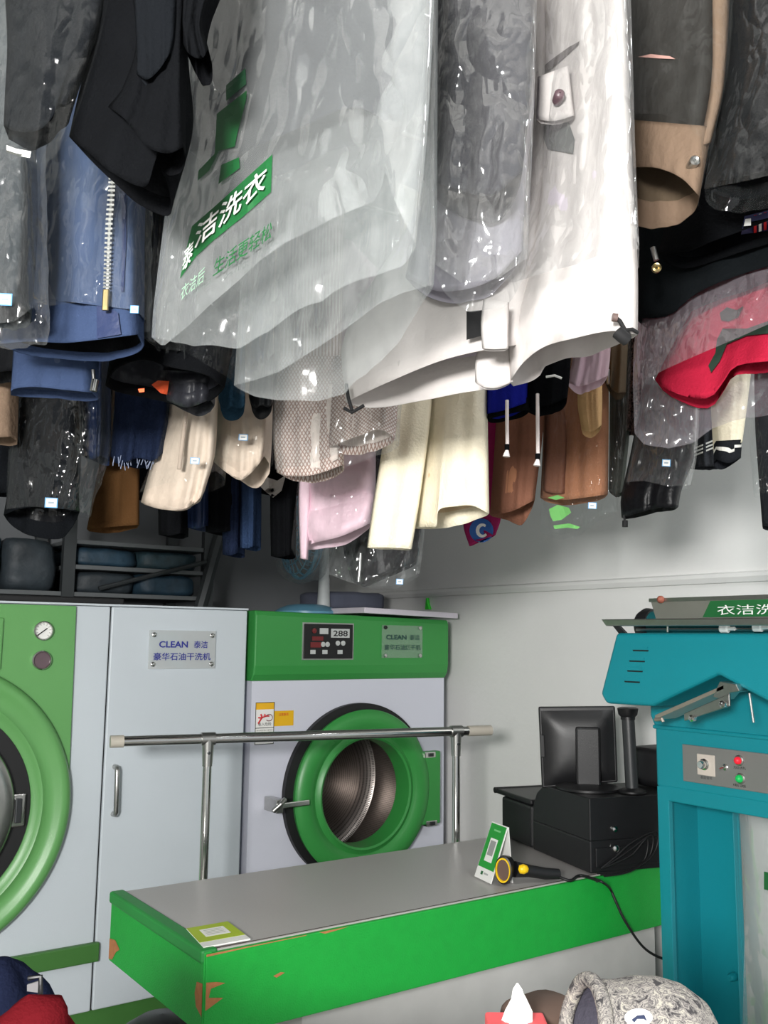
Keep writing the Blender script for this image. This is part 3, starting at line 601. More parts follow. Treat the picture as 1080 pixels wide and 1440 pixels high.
cable('power_cable', [T(835, 1238, .006), T(848, 1243), PL(858, 1250, 1, fy), PL(866, 1268, 1, fy-0.01), PL(880, 1297, 1, fy-0.03), PL(905, 1332, 1, fy-0.05), PL(932, 1348, 1, fy-0.08), PL(960, 1352, 1, fy-0.1)], 0.0045, 'black cable hanging down over the green counter front')
rnd = random.Random(4)
for k, lab in enumerate(('black cable looped against the cash drawer, highest loop', 'black cable looped against the cash drawer, middle loop', 'black cable looped against the cash drawer, lowest loop')):
    o = K-e1n*0.02+e2n*0.03
    cable('looped_cable', [o+e2n*(0.00)+zz*0.02, o+e2n*(0.06)+zz*(0.035+0.01*k), o+e2n*(0.13)+zz*(0.06+0.02*k), o+e2n*(0.19+0.02*k)+zz*(0.11+0.01*k)-e1n*0.002, o+e2n*(0.18+0.02*k)+zz*(0.04+0.01*k), o+e2n*0.10+zz*0.012-e1n*(0.01+0.01*k), o+e2n*(-0.02)+zz*0.008-e1n*(.02*k+.01)], 0.0035, lab)
cable('scanner_cable', [T(775, 1236, .02), T(800, 1240), T(815, 1233), T(835, 1238), T(840, 1241)], 0.005, 'black cable running from the scanner handle along the counter')

# ------------------------------------------------------------------ scanner and payment card
r = thing('barcode_scanner', tuple(on_top(722, 1244)), 'black handheld barcode scanner with yellow ring and trigger on the counter', 'scanner')
hc = on_top(709, 1244)+zz*0.047; dv = (on_top(770, 1240)-on_top(709, 1244)); dv.z = 0; dv.normalize()
fa = (-dv*0.72 - Vector((dv.y, -dv.x, 0))*(-0.0)); fa = (-dv*0.55+Vector((-fh.x, -fh.y, 0))*0.8).normalized(); fx = fa.cross(zz).normalized()
def oval(c, ax, wx, wz, prof, n=36):
    mb = MB(); vs = []; fs = []
    for (s_, h_) in prof:
        for j in range(n):
            t = 2*math.pi*j/n; vs.append(c+ax*h_+fx*math.cos(t)*(wx*s_)+zz*math.sin(t)*(wz*s_))
    for i in range(len(prof)-1):
        for j in range(n): fs.append((i*n+j, i*n+(j+1) % n, (i+1)*n+(j+1) % n, (i+1)*n+j))
    mb.add(vs, fs); return mb
oval(hc, fa, 0.030, 0.046, [(0.001, -0.07), (0.5, -0.065), (0.8, -0.04), (0.95, -0.01), (1.0, 0.0), (0.98, 0.008), (0.8, 0.010), (0.7, 0.004), (0.001, 0.002)]).build('head', M_BLACK, r, smooth=50)
oval(hc, fa, 0.030, 0.046, [(0.86, 0.008), (0.84, 0.014), (0.76, 0.014), (0.72, 0.007)]).build('ring', M_YEL, r, smooth=60)
oval(hc, fa, 0.030, 0.046, [(0.72, 0.006), (0.001, 0.007)]).build('scan_window', mat('scan_window_glass', (96, 78, 70), 0.15), r)
h0 = hc+dv*0.03-fa*0.02
MB().tube([h0-zz*0.004, h0+dv*0.05-zz*0.012, h0+dv*0.11-zz*0.024, h0+dv*0.16-zz*0.028], [0.026, 0.020, 0.019, 0.017], 16).build('handle', M_BLACK, r, smooth=50)
tg = h0+dv*0.028-fh*0.022
MB().tube([tg-dv*0.02, tg-dv*0.014, tg, tg+dv*0.012, tg+dv*0.018], [0.004, 0.013, 0.016, 0.012, 0.003], 14).build('trigger', M_YEL, r, smooth=60)
r = thing('payment_card_stand', tuple(on_top(688, 1238)), 'small green and white payment code card leaning upright on the counter', 'card stand')
d0 = on_top(683, 1240).dot(fh)
b0, b1 = on_top(667, 1232), on_top(690, 1243); d_ = b1.dot(fh)
t0, t1 = UP(692, 1155, b0.dot(fh)+0.02), UP(714, 1163, d_+0.02)
Q = [t0, t1, b1, b0]; cn = (t1-t0).cross(b0-t0).normalized(); cn = cn if cn.dot(fh) < 0 else -cn
MB().prism(Q, -cn*0.003).build('card', M_PAPER, r)
def cq(u0, v0, u1, v1, h): return [lerp2(u, v, Q)+cn*h for u, v in ((u0, v0), (u1, v0), (u1, v1), (u0, v1))]
MB().prism(cq(0.03, .02, .97, .80, .0008), cn*0.0005).build('green_print', M_CARD, r)
MB().prism(cq(.28, .27, .72, .68, .0018), cn*0.0005).build('code_panel', M_PAPER, r)
MB().prism(cq(.34, .31, .66, .57, .0026), cn*0.0003).build('code_field', mat('grey_field', (150, 152, 150), 0.7), r)
MB().prism(cq(.30, .86, .42, .92, .0008), cn*0.0005).build('mark', M_GRN, r)
MB().prism(cq(.48, .87, .72, .90, .0008), cn*0.0005).build('fine_print', mat('pale_ink', (170, 172, 170), 0.8), r)
MB().prism(cq(.32, .11, .72, .14, .0018), cn*0.0005).build('heading', mat('pale_green_ink', (120, 200, 130), 0.7), r)
MB().prism([t1-cn*0.004, t1-cn*0.0045+(b1-t1)*0.02, b1-cn*0.09+zz*0.002, b0-cn*0.09+zz*0.002, t0-cn*0.004], -cn*0.002).build('prop', M_PAPER, r)

# ------------------------------------------------------------------ packing machine
r = thing('garment_packing_machine', (2.7, 1.73, 0), 'teal garment packing machine with film roll on top, by the white wall', 'machine')
XB, XH, XL, YC = 2.65, 2.45, 2.96, 1.73        # body front, head front, back, centre
def sym(pts, x):                     # mirror a left-half outline about the centre
    L_ = [(x, y, z) for y, z in pts]; R_ = [(x, 2*YC-y, z) for y, z in pts]
    return L_+R_[::-1]
head = [(YC, 1.628), (2.115, 1.628), (2.187, 1.42), (2.175, 1.398), (2.02, 1.393), (1.955, 1.397), (YC, 1.503)]
o = MB().prism(sym([(2.115, 1.628), (2.188, 1.425), (2.165, 1.395), (1.975, 1.398), (1.735, 1.503)], XH), (0.36, 0, 0)).build('head', M_TEAL, r, bevel=0.012, seg=3)
for (px, py) in ((901, 914), (896, 929), (893, 943), (889, 958)):
    q = PL(px, py, 0, XH); mb = MB().prism([(XH-0.0015, q.y+0.032, q.z), (XH-0.0015, q.y-0.032, q.z), (XH-0.001, q.y-0.030, q.z-0.0045), (XH-0.001, q.y+0.030, q.z-0.0045)], (0.003, 0, 0)); mb.build('vent_slot', M_RUB, o)
    MB().prism([(XH-0.0005, q.y+0.03, q.z+0.001), (XH-0.0005, q.y-0.03, q.z+0.001), (XH-0.0005, q.y-0.03, q.z+0.010), (XH-0.0005, q.y+0.03, q.z+0.010)], (-0.003, 0, 0)).build('louvre', M_TEAL, o)
bd = [(2.10, 1.56), (2.10, 1.42), (2.145, 1.41), (2.145, 1.35), (2.125, 1.31), (2.125, 1.118)]
MB().prism(sym(bd, XB), (0.30, 0, 0)).build('column_body', M_TEAL, r, bevel=0.008)
MB().box((XB-0.006, 2*YC-2.132, 1.308), (XB+0.30, 2.132, 1.322)).build('body_step', M_TEAL, r, bevel=0.005)
for s_ in (1, -1):
    ya, yb = (2.118, 1.955) if s_ > 0 else (2*YC-1.955, 2*YC-2.118)
    yo, yi = (ya, yb) if s_ > 0 else (yb, ya)
    lg = MB(); lg.box((XB, min(yo, yo-s_*0.042), 0.0), (XB+0.02, max(yo, yo-s_*0.042), 1.12)); lg.box((XB, min(yo, yo-s_*0.004), 0), (XB+0.26, max(yo, yo-s_*0.004), 1.12))
    lg.box((XB+0.20, min(yo, yi), 0), (XB+0.215, max(yo, yi), 1.12)); lg.box((XB+0.175, min(yi, yi+s_*0.004), 0), (XB+0.215, max(yi, yi+s_*0.004), 1.12))
    lg_o = lg.build('leg', M_TEAL, r, bevel=0.002)
    MB().lathe((XB+0.197, yi+s_*0.03, 0.515), (-1, 0, 0), [(0.014, 0), (0.014, 0.02), (0.009, 0.03), (0.001, 0.03)], 14).build('bolt', M_TEAL, lg_o, smooth=40)
MB().box((XB, 2*YC-2.118, 1.076), (XB+0.215, 2.118, 1.125)).build('cross_beam', M_TEAL, r, bevel=0.004)
MB().box((XB+0.02, 2*YC-2.16, 0.0), (XB+0.40, 2.16, 0.05)).build('foot', M_TEAL, r)
a, b = PL(961, 1046, 0, XB-0.004), PL(1080, 1098, 0, XB-0.004)
cp = MB().box((XB-0.005, 2*YC-2.011+0.02, 1.150), (XB, 2.013, 1.268)).build('control_panel', M_PANELG, r, bevel=0.002)
q = PL(992, 1076, 0, XB-0.01); kp = MB().box((XB-0.009, q.y-0.033, q.z-0.033), (XB-0.004, q.y+0.033, q.z+0.033)).build('knob_plate', mat('beige_plate', (196, 186, 176), 0.5), cp, bevel=0.002)
MB().lathe((XB-0.009, q.y+0.004, q.z+0.002), (-1, 0, 0), [(0.018, 0), (0.018, 0.004), (0.013, 0.006), (0.012, 0.022), (0.010, 0.025), (0.001, 0.025)], 24).build('knob', M_CHROME, cp, smooth=40)
q = PL(1019, 1079, 0, XB-0.01); mb = MB().lathe((XB-0.004, q.y, q.z), (-1, 0, 0), [(0.010, 0), (0.010, 0.005), (0.006, 0.008), (0.001, 0.008)], 16); mb.tube([(XB-0.012, q.y, q.z), (XB-0.03, q.y+0.006, q.z-0.004)], 0.003, 8); mb.build('toggle_switch', M_CHROME, cp, smooth=40)
for (px, py, rgb, nm) in ((1038, 1069.5, (225, 30, 50), 'red_lamp'), (1040, 1095, (10, 170, 80), 'green_lamp')):
    q = PL(px, py, 0, XB-0.01); MB().lathe((XB-0.004, q.y, q.z), (-1, 0, 0), [(0.017, 0), (0.016, 0.004), (0.012, 0.006), (0.001, 0.006)], 20).build('lamp_bezel', M_STEEL, cp, smooth=40)
    MB().lathe((XB-0.009, q.y, q.z), (-1, 0, 0), [(0.012, 0), (0.011, 0.008), (0.006, 0.014), (0.001, 0.015)], 20).build(nm, emit(nm+'_glass', rgb, 0.25), cp, smooth=60)
for (px, py, tx) in ((993, 1094, '温度调节'), (1040, 1080, '加热'), (1040, 1105, '电源')):
    q = PL(px, py, 0, XB-0.006); fit_text(tx, (XB-0.0056, q.y+0.022, q.z-0.004), (0, -0.044, 0), (0, 0, 0.009), M_RUB, cp)
# clamp linkage under the head
def S(px, py, x): return PL(px, py, 0, x)
XC = XH-0.02
mb = MB(); pa, pb = S(921, 1012, XC), S(1018, 969, XC); dd = (pb-pa).normalized()
mb.prism([pa, pb, pb+zz*0.012, pa+zz*0.014], (0.10, 0, 0)); mb.tube([pa+dd*0.0, pa+dd*0.03-zz*0.008, pa+dd*0.034-zz*0.018], 0.006, 8); mb.build('sealing_bar', mat('bare_aluminium', (186, 174, 164), 0.35, 0.8), r, bevel=0.002)
pa, pb = S(962, 1012, XC-0.004), S(1026, 990, XC-0.004)
lk = MB().prism([pa-zz*0.004, pb-zz*0.006, pb+zz*0.03, pa+zz*0.018], (0.008, 0, 0)).build('link_plate', M_STEEL, r, bevel=0.002)
for (px, py) in ((974, 1010), (1017, 990)):
    q = S(px, py, XC-0.012); MB().lathe(q, (-1, 0, 0), [(0.011, -0.006), (0.011, 0.006), (0.005, 0.008), (0.005, 0.014), (0.001, 0.014)], 6).build('bolt', M_CHROME, lk)
q = S(1022, 962, XC); MB().prism([S(1012, 958, XC), S(1035, 962, XC), S(1040, 972, XC), S(1026, 974, XC), S(1018, 984, XC), S(1002, 980, XC)], (0.05, 0, 0)).build('pivot_bracket', M_STEEL, r, bevel=0.002)
MB().tube([S(1054, 975, XC), S(1060, 1016, XC)], 0.0035, 8).build('pull_rod', M_STEEL, r)
# roll holder on top
a, b = S(845, 875, XH-0.03), S(1080, 864, XH-0.03)
tr = MB().prism([(a.x, a.y, 1.672), (a.x, 2*YC-a.y, 1.672), (a.x, 2*YC-a.y, 1.650), (a.x, a.y-0.02, 1.650)], (0.04, 0, 0)).build('front_rail', M_STEEL, r, bevel=0.003)
for s_ in (1, -1):
    y0 = YC+s_*(a.y-YC-0.02)
    MB().prism([(XH, y0, 1.655), (XH, y0-s_*0.025, 1.655), (XH+0.06, y0-s_*0.075, 1.57), (XH+0.06, y0-s_*0.045, 1.56)], (0.012, 0, 0)).build('strut', M_DSTEEL, r)
    MB().lathe((XH+0.17, YC+s_*0.36, 1.655), (0, s_, 0), [(0.001, 0), (0.055, 0.0), (0.06, 0.03), (0.05, 0.05), (0.001, 0.05)], 28).build('roll_end', M_BLACK, r, smooth=40)
MB().lathe((XH+0.17, YC-0.36, 1.655), (0, 1, 0), [(0.05, 0), (0.05, 0.72)], 32).build('film_roll', mat('dark_teal_roll', (22, 84, 88), 0.25), r, smooth=60)
MB().tube([(XH+0.10, YC-0.38, 1.640), (XH+0.10, YC+0.38, 1.640)], 0.005, 8).build('guide_rod', M_STEEL, r)
for (px, py) in ((1019, 884), (1066, 882.5)):
    q = S(px, py, XH+0.09); MB().lathe(q, (0, -1, 0), [(0.001, -0.012), (0.013, -0.012), (0.013, 0.012), (0.006, 0.014), (0.006, 0.035), (0.001, 0.035)], 16).build('guide_knob', M_WHITE, r, smooth=40)
MB().tube([S(939, 881, XH+0.05), S(939, 889, XH+0.05)], 0.004, 8).build('hook', M_CHROME, r)
a = S(895, 842, XH+0.08); 
MB().prism([(XH+0.08, 2.035, 1.740), (XH+0.08, 2*YC-2.035, 1.740), (XH+0.08, 2*YC-2.015, 1.670), (XH+0.08, 2.012, 1.670)], (0.004, 0, 0)).build('film_tray', mat('grey_tray', (132, 132, 124), 0.4, 0.4), r)
MB().prism([(XH+0.075, 2.037, 1.742), (XH+0.075, 2*YC-2.037, 1.742), (XH+0.075, 2*YC-2.037, 1.730), (XH+0.075, 2.037, 1.730)], (0.012, 0, 0)).build('tray_edge', M_STEEL, r)
ft = MB().prism([(XH+0.074, 1.80, 1.728), (XH+0.074, 1.30, 1.728), (XH+0.074, 1.30, 1.678), (XH+0.074, 1.83, 1.678)], (0.003, 0, 0)).build('printed_film_edge', M_GRN, r)
fit_text('衣洁洗衣', (XH+0.072, 1.775, 1.684), (0, -0.26, 0), (0, 0, 0.030), M_PAPER, ft)
q = S(929, 843, XH+0.07); MB().lathe(q, (-1, 0, 0), [(0.012, -0.004), (0.012, 0.004), (0.006, 0.012), (0.001, 0.014)], 14).build('red_knob', mat('rust_red', (150, 84, 66), 0.6), r, smooth=40)
# hanging film sheet
mb = MB(); vs = []; fs = []; na, nb = 26, 20
for i in range(na+1):
    for j in range(nb+1):
        y = 1.905-0.52*i/na; z = 1.09-1.02*j/nb
        vs.append((XB+0.12+0.012*math.sin(y*40+j*0.12)+0.02*noise.noise(Vector((y*6, z*3, 1))), y+0.01*math.sin(z*5), z))
for i in range(na):
    for j in range(nb): fs.append((i*(nb+1)+j, (i+1)*(nb+1)+j, (i+1)*(nb+1)+j+1, i*(nb+1)+j+1))
mb.add(vs, fs); fs_ = mb.build('packing_film', M_FILMM, r, smooth=80)
q0 = S(1073, 1226, XB+0.09); q1 = S(1073, 1251, XB+0.09)
mb = MB().prism([(XB+0.095, q0.y, q0.z), (XB+0.095, q0.y-0.2, q0.z), (XB+0.095, q1.y-0.2, q1.z), (XB+0.095, q1.y, q1.z)], (0.002, 0, 0)); mb.build('printed_band', M_GRN, fs_)

# small green hook on wall, black bin
q = PL(603, 851, 0, XW)
o = MB().prism([(XW-0.02, q.y+0.012, q.z-0.025), (XW-0.02, q.y-0.03, q.z-0.025), (XW-0.02, q.y-0.012, q.z+0.01), (XW-0.02, q.y-0.006, q.z+0.04), (XW-0.02, q.y+0.004, q.z+0.04)], (0.02, 0, 0)).build('wall_hook', mat('neon_green_plastic', (60, 220, 60), 0.4), bevel=0.004)
tag(o, 'tiny bright green hook stuck on the white wall above the dryer', 'hook')
q = PL(228, 1440, 2, 0.42)
r = thing('waste_bin', (q.x, q.y, 0), 'black round lidded bin on the floor beside the counter', 'bin')
MB().lathe((q.x, q.y, 0), zz, [(0.001, 0), (0.10, 0), (0.13, 0.36), (0.12, 0.36)], 36).build('bucket', M_BLACK, r, smooth=40)
MB().lathe((q.x, q.y, 0), zz, [(0.137, 0.345), (0.139, 0.37), (0.12, 0.41), (0.07, 0.44), (0.001, 0.45)], 36).build('lid', M_BLACK, r, smooth=50)

# ------------------------------------------------------------------ overhead rails
ZR = 3.08
RAILS = [0.75, 1.2, 1.65, 2.1, 2.55, 3.0, 3.45]
rail_names = ['nearest to the shop front', 'second from the shop front', 'third from the shop front', 'fourth from the shop front', 'fifth from the shop front', 'sixth from the shop front', 'deepest in the shop']
for y, nm in zip(RAILS, rail_names):
    r = thing('hanging_rail', (1.2, y, ZR), 'chrome overhead garment rail, the one '+nm, 'rail', 'overhead garment rails')
    MB().tube([(-0.9, y, ZR), (XW, y, ZR)], 0.013, 12).build('bar', M_CHROME, r, smooth=50)
    for x in (-0.6, 0.9, 2.4): MB().tube([(x, y, ZR), (x, y, 3.4)], 0.007, 8).build('drop_rod', M_CHROME, r, smooth=50)

# ------------------------------------------------------------------ garment builder
def cr(pts, t, linear=False):
    """point on a chord-length parametrised polyline (smoothed unless linear)"""
    P_ = [Vector((p[0], p[1])) for p in pts]
    if len(P_) == 1: return P_[0].copy()
    L_ = [(P_[i+1]-P_[i]).length+1e-6 for i in range(len(P_)-1)]; tot = sum(L_); s = max(0, min(1, t))*tot; i = 0
    while i < len(L_)-1 and s > L_[i]: s -= L_[i]; i += 1
    u = s/L_[i]
    if linear or len(P_) == 2: return P_[i].lerp(P_[i+1], u)
    p1, p2 = P_[i], P_[i+1]
    m1 = (p2-P_[i-1])*(L_[i]/(L_[i]+L_[i-1])) if i > 0 else (p2-p1)
    m2 = (P_[i+2]-p1)*(L_[i]/(L_[i]+L_[i+1])) if i+2 < len(P_) else (p2-p1)
    u2, u3 = u*u, u*u*u
    return p1*(2*u3-3*u2+1)+m1*(u3-2*u2+u)+p2*(-2*u3+3*u2)+m2*(u3-u2)
class Ns:                               # cheap seeded fold field
    def __init__(s, seed, k=3, f0=2.0):
        rd = random.Random(seed); s.c = [(f0*(1+0.8*i)*rd.uniform(0.8, 1.2), rd.random(), rd.uniform(0.6, 1)/(1+0.5*i), rd.uniform(-0.35, 0.35)) for i in range(k)]; s.o = Vector((seed*3.7 % 50, seed*1.9 % 40, seed*2.3 % 30))
    def f(s, a, t): return sum(w_*math.sin(2*math.pi*(k*a+ph+sk*t+0.06*math.sin(5*t+ph*6))) for k, ph, w_, sk in s.c)/1.6
def loft(name, parent, m_, left, right, hem, d, th=0.06, bhem=None, nS=22, nT=26, folds=0.012, fk=2.0, nz=0.004, nsc=9.0, seed=1, quilt=0, qamp=0.02, close=True, up=True,
         linear=False, crinkle=0.0, lining=None, inner=True, exp=3.0, bdrop=0.0, label=None, sub=None):
    """a hollow hanging piece of cloth or film: front and back sheets meeting at the side edges, open at the hem.
       left / right: side edges from top to bottom, hem: lower front edge, d: distance of left and right edge"""
    N_ = Ns(seed, f0=fk); dl, dr_ = d
    def pxy(s, t, H_):
        base = cr(left, t).lerp(cr(right, t), s)
        if H_: base += (cr(H_, s, linear)-cr(left, 1).lerp(cr(right, 1), s))*(t**2.2)
        return base
    A_ = UP(left[0][0], left[0][1], dl); B_ = UP(right[0][0], right[0][1], dr_); wv = B_-A_; wv.z = 0; wv.normalize()
    nb = Vector((-wv.y, wv.x, 0)); nb = nb if nb.dot(fh) > 0 else -nb; nb = (nb+fh*2.2).normalized()
    prof = lambda s: max(0.0, 1-abs(2*s-1)**exp)**0.5
    rows = []
    for i in range(nT+1):
        t = i/nT; fr_, bk = [], []
        for j in range(nS+1):
            s = j/nS; pf = prof(s); D = dl+(dr_-dl)*s; p = pxy(s, t, hem)
            dis = folds*N_.f(s, t)*(0.3+0.7*t)*pf
            if quilt: dis += qamp*(abs(math.sin(math.pi*(t*quilt+0.12*math.sin(3*s+seed))))**0.55)*min(1, pf*1.3)-qamp*0.5
            q = UP(p.x, p.y, D-th*pf)
            if nz: dis += nz*noise.noise(q*nsc+N_.o)*2*pf+nz*noise.noise(q*nsc*2.6+N_.o)*pf
            if crinkle:
                qq = Vector((q.x, q.y, q.z*0.6))*9+N_.o
                dis += crinkle*((1-abs(noise.noise(qq)*2.2))*0.8+(1-abs(noise.noise(qq*2.3)*2.2))*0.35-0.6)*min(1, pf*1.2+0.15)
            F_ = q-fh*dis if dis else q
            fr_.append(q-ray(p.x, p.y).normalized()*dis)
            if 0 < j < nS:
                if bhem:
                    pb = pxy(s, t, bhem); b_ = UP(pb.x, pb.y, D+th*pf)
                else:
                    b_ = q+nb*(2*th*pf)-zz*bdrop*pf*t
                bk.append(b_+nb*(folds*0.8*N_.f(s+0.37, t)*(0.3+0.7*t)*pf+(crinkle*(1-abs(noise.noise(b_*13)*2.2)) if crinkle else 0)))
        rows.append(fr_+bk[::-1])
    n = len(rows[0])
    cen = lambda R_: sum(R_, Vector())/len(R_)
    pre = []
    if close:
        c0 = cen(rows[0]); z0 = max(v.z for v in rows[0])
        if up and c0.z < ZR-0.2:
            zs_ = max(z0+0.03, ZR-0.34); ry = min(RAILS, key=lambda y: abs(y-c0.y)); nk = Vector((c0.x, c0.y+(ry-c0.y)*0.9, 0))
            lift = [Vector((v.x, v.y, v.z+(zs_-z0))) for v in rows[0]]
            mid = [Vector((v.x, v.y, v.z+(zs_-z0)*0.5)) for v in rows[0]]
            sh = [nk.lerp(Vector((v.x, v.y, 0)), 0.62)+zz*(zs_+0.09) for v in rows[0]]
            nn_ = [nk.lerp(Vector((v.x, v.y, 0)), 0.16)+zz*(zs_+0.15) for v in rows[0]]
            pre = [nn_, sh, lift, mid]; neck = nk+zz*(zs_+0.15)
        else:
            pre = []; neck = None
    else: neck = None
    allr = pre+rows
    post = []
    if inner:
        cb = cen(rows[-1])
        for (k_, sc_) in ((nT, 0.975), (nT-2, 0.965), (max(1, nT-7), 0.94)):
            R_ = rows[k_]; ck = cen(R_); post.append([ck+(v-ck)*sc_ for v in R_])
    seq = allr+(post if not lining else post[:2])
    mb = MB(); vs = [v for R_ in seq for v in R_]; fs = []
    for i in range(len(seq)-1):
        for j in range(n): fs.append((i*n+j, i*n+(j+1) % n, (i+1)*n+(j+1) % n, (i+1)*n+j))
    if close: fs.append(list(range(n)))
    mb.v = vs; mb.f = fs
    me = bpy.data.meshes.new(name); me.from_pydata([tuple(v) for v in vs], [], fs); me.materials.append(m_)
    me.polygons.foreach_set('use_smooth', [True]*len(me.polygons))
    uvl = me.uv_layers.new(name='UVMap')
    if m_.name.startswith('lattice'):
        for lp in me.loops:
            i, j = divmod(lp.vertex_index, n); uvl.data[lp.index].uv = ((j/nS) if j <= nS else 2-(j/nS), i/nT*1.0)
    o = bpy.data.objects.new(name, me); COL.objects.link(o); o.parent = parent; o.location = -wpos(parent)
    if label: o['label'] = label
    o_hook = neck
    if lining and inner:
        R0 = post[1]; ck = [cen(rows[max(1, nT-k_)]) for k_ in (2, 7, 14)]
        seq2 = [[cen(R0)+(v-cen(R0))*0.995 for v in R0]]
        for k_, sc_ in ((7, 0.93), (14, 0.86)):
            R_ = rows[max(1, nT-k_)]; c_ = cen(R_); seq2.append([c_+(v-c_)*sc_+Vector((noise.noise(v*22), noise.noise(v*22+zz*7), noise.noise(v*20+zz*3)))*0.006 for v in R_])
        vs = [v for R_ in seq2 for v in R_]; fs = []
        for i in range(2):
            for j in range(n): fs.append((i*n+j, i*n+(j+1) % n, (i+1)*n+(j+1) % n, (i+1)*n+j))
        fs.append(list(range(2*n, 3*n)))
        l_ = MB().add(vs, fs).build('lining', lining, parent, smooth=60)
    return o, neck
def hook(parent, neck):
    if neck is None: return
    ry = min(RAILS, key=lambda y: abs(y-neck.y)); c = Vector((neck.x, ry, ZR))
    pts = [neck-zz*0.03, Vector((neck.x, neck.y, ZR-0.05)).lerp(neck, 0.3), c+Vector((0.0, -0.018, -0.03))]
    pts += [c+Vector((0, -math.cos(a)*0.018, math.sin(a)*0.018)) for a in [i*math.pi/6 for i in range(0, 7)]]
    MB().tube(pts, 0.0025, 6).build('hanger_hook', M_CHROME, parent, smooth=60)
GROUP = 'clothes hanging from the overhead rails'
def garment(name, label, cat, m_, left, right, hem, d, group=GROUP, hk=True, **k):
    c = UP((left[-1][0]+right[-1][0])/2, max(left[-1][1], right[-1][1]), (d[0]+d[1])/2)
    r = thing(name, tuple(c), label, cat, group)
    o, nk = loft('body', r, m_, left, right, hem, d, **k)
    if hk: hook(r, nk)
    r['_o'] = 1; del r['_o']
    return r, o
FSEED = [100]
def cover(parent, m_, left, right, hem, d, th=0.075, cr_=0.010, name='plastic_cover', bhem=None, nS=34, nT=40, folds=0.012, up=True, **k):
    FSEED[0] += 1
    o, nk = loft(name, parent, m_, left, right, hem, d, th=th, bhem=bhem, nS=nS, nT=nT, folds=folds, nz=0.0, crinkle=cr_, seed=FSEED[0], inner=False, linear=True, up=up, **k)
    return o
def bvh(objs):
    vs, fs = [], []
    for o in objs:
        off = wpos(o); k = len(vs); vs += [v.co+off for v in o.data.vertices]; fs += [[i+k for i in p.vertices] for p in o.data.polygons]
    return BVHTree.FromPolygons(vs, fs)
def drape(px_vs, fs, objs, m_, parent, name, off=0.003, thick=0.0):
    """flat print laid on a cloth or film surface: outline points cast onto the surface"""
    T_ = bvh(objs); out = []; dl = []
    for (x, y) in px_vs:
        h = T_.ray_cast(C0, ray(x, y).normalized()); dl.append(h[3])
    good = [q for q in dl if q]; av = sum(good)/len(good) if good else 1.5
    for (x, y), q in zip(px_vs, dl): out.append(C0+ray(x, y).normalized()*((q or av)-off))
    return MB().add(out, fs).build(name, m_, parent)
def grid_poly(poly, cuts=2):
    bm = bmesh.new(); bm.faces.new([bm.verts.new((p[0], p[1], 0)) for p in poly])
    bmesh.ops.triangulate(bm, faces=bm.faces)
    bmesh.ops.subdivide_edges(bm, edges=bm.edges, cuts=cuts, use_grid_fill=True); bmesh.ops.triangulate(bm, faces=bm.faces)
    bm.verts.index_update(); vs = [(v.co.x, v.co.y) for v in bm.verts]; fs = [[v.index for v in f.verts] for f in bm.faces]; bm.free(); return vs, fs
def patch(poly, objs, m_, parent, name, off=0.003, cuts=2):
    vs, fs = grid_poly(poly, cuts); return drape(vs, fs, objs, m_, parent, name, off)
def text_on(body, org, xv, yv, objs, m_, parent, name='lettering', bold=0.01, off=0.005):
    vs, fs = text_2d(body, bold); x0 = min(v.x for v in vs); x1 = max(v.x for v in vs); y0 = min(v.y for v in vs); y1 = max(v.y for v in vs)
    px = [(org[0]+xv[0]*(v.x-x0)/(x1-x0)+yv[0]*(v.y-y0)/(y1-y0), org[1]+xv[1]*(v.x-x0)/(x1-x0)+yv[1]*(v.y-y0)/(y1-y0)) for v in vs]
    return drape(px, fs, objs, m_, parent, name, off)
M_TAGB = mat('tag_blue', (96, 160, 210), 0.6)
def ticket(px, py, wpx, hpx, objs, parent, rot=0.05):
    c, s_ = math.cos(rot), math.sin(rot)
    pts = [(px+(x*c-y*s_), py+(x*s_+y*c)) for x, y in ((-wpx/2, -hpx/2), (wpx/2, -hpx/2), (wpx/2, hpx/2), (-wpx/2, hpx/2))]
    T_ = bvh(objs); dd = [T_.ray_cast(C0, ray(*p).normalized())[3] for p in pts+[(px, py)]]; dd = [q for q in dd if q]; dmin = (min(dd) if dd else 1.5)-0.006
    w3 = [C0+ray(*p).normalized()*dmin for p in pts]; nrm = (C0-w3[0]).normalized()
    tk = MB().prism(w3, nrm*0.0015).build('price_ticket', M_TAGB, parent, label='white price ticket with a pale blue edge')
    cc = sum(w3, Vector())/4; MB().prism([cc+(v-cc)*Vector((0.84)) if False else cc+(v-cc)*0.82+nrm*0.0016 for v in w3], nrm*0.0006).build('ticket_face', M_PAPER, tk)
    ink = [cc+(w3[0]-cc)*0.0+(w3[1]-w3[0])*u+(w3[3]-w3[0])*v+nrm*0.0024 for u, v in ((-.25, -.12), (.22, -.12), (.22, .10), (-.25, .10))]
    MB().prism(ink, nrm*0.0003).build('ticket_print', mat('ticket_ink', (150, 165, 175), 0.8), tk)
def tube_px(pts, r_, m_, parent, name, n=8):
    return MB().tube([UP(*p) for p in pts], r_, n).build(name, m_, parent, smooth=60)

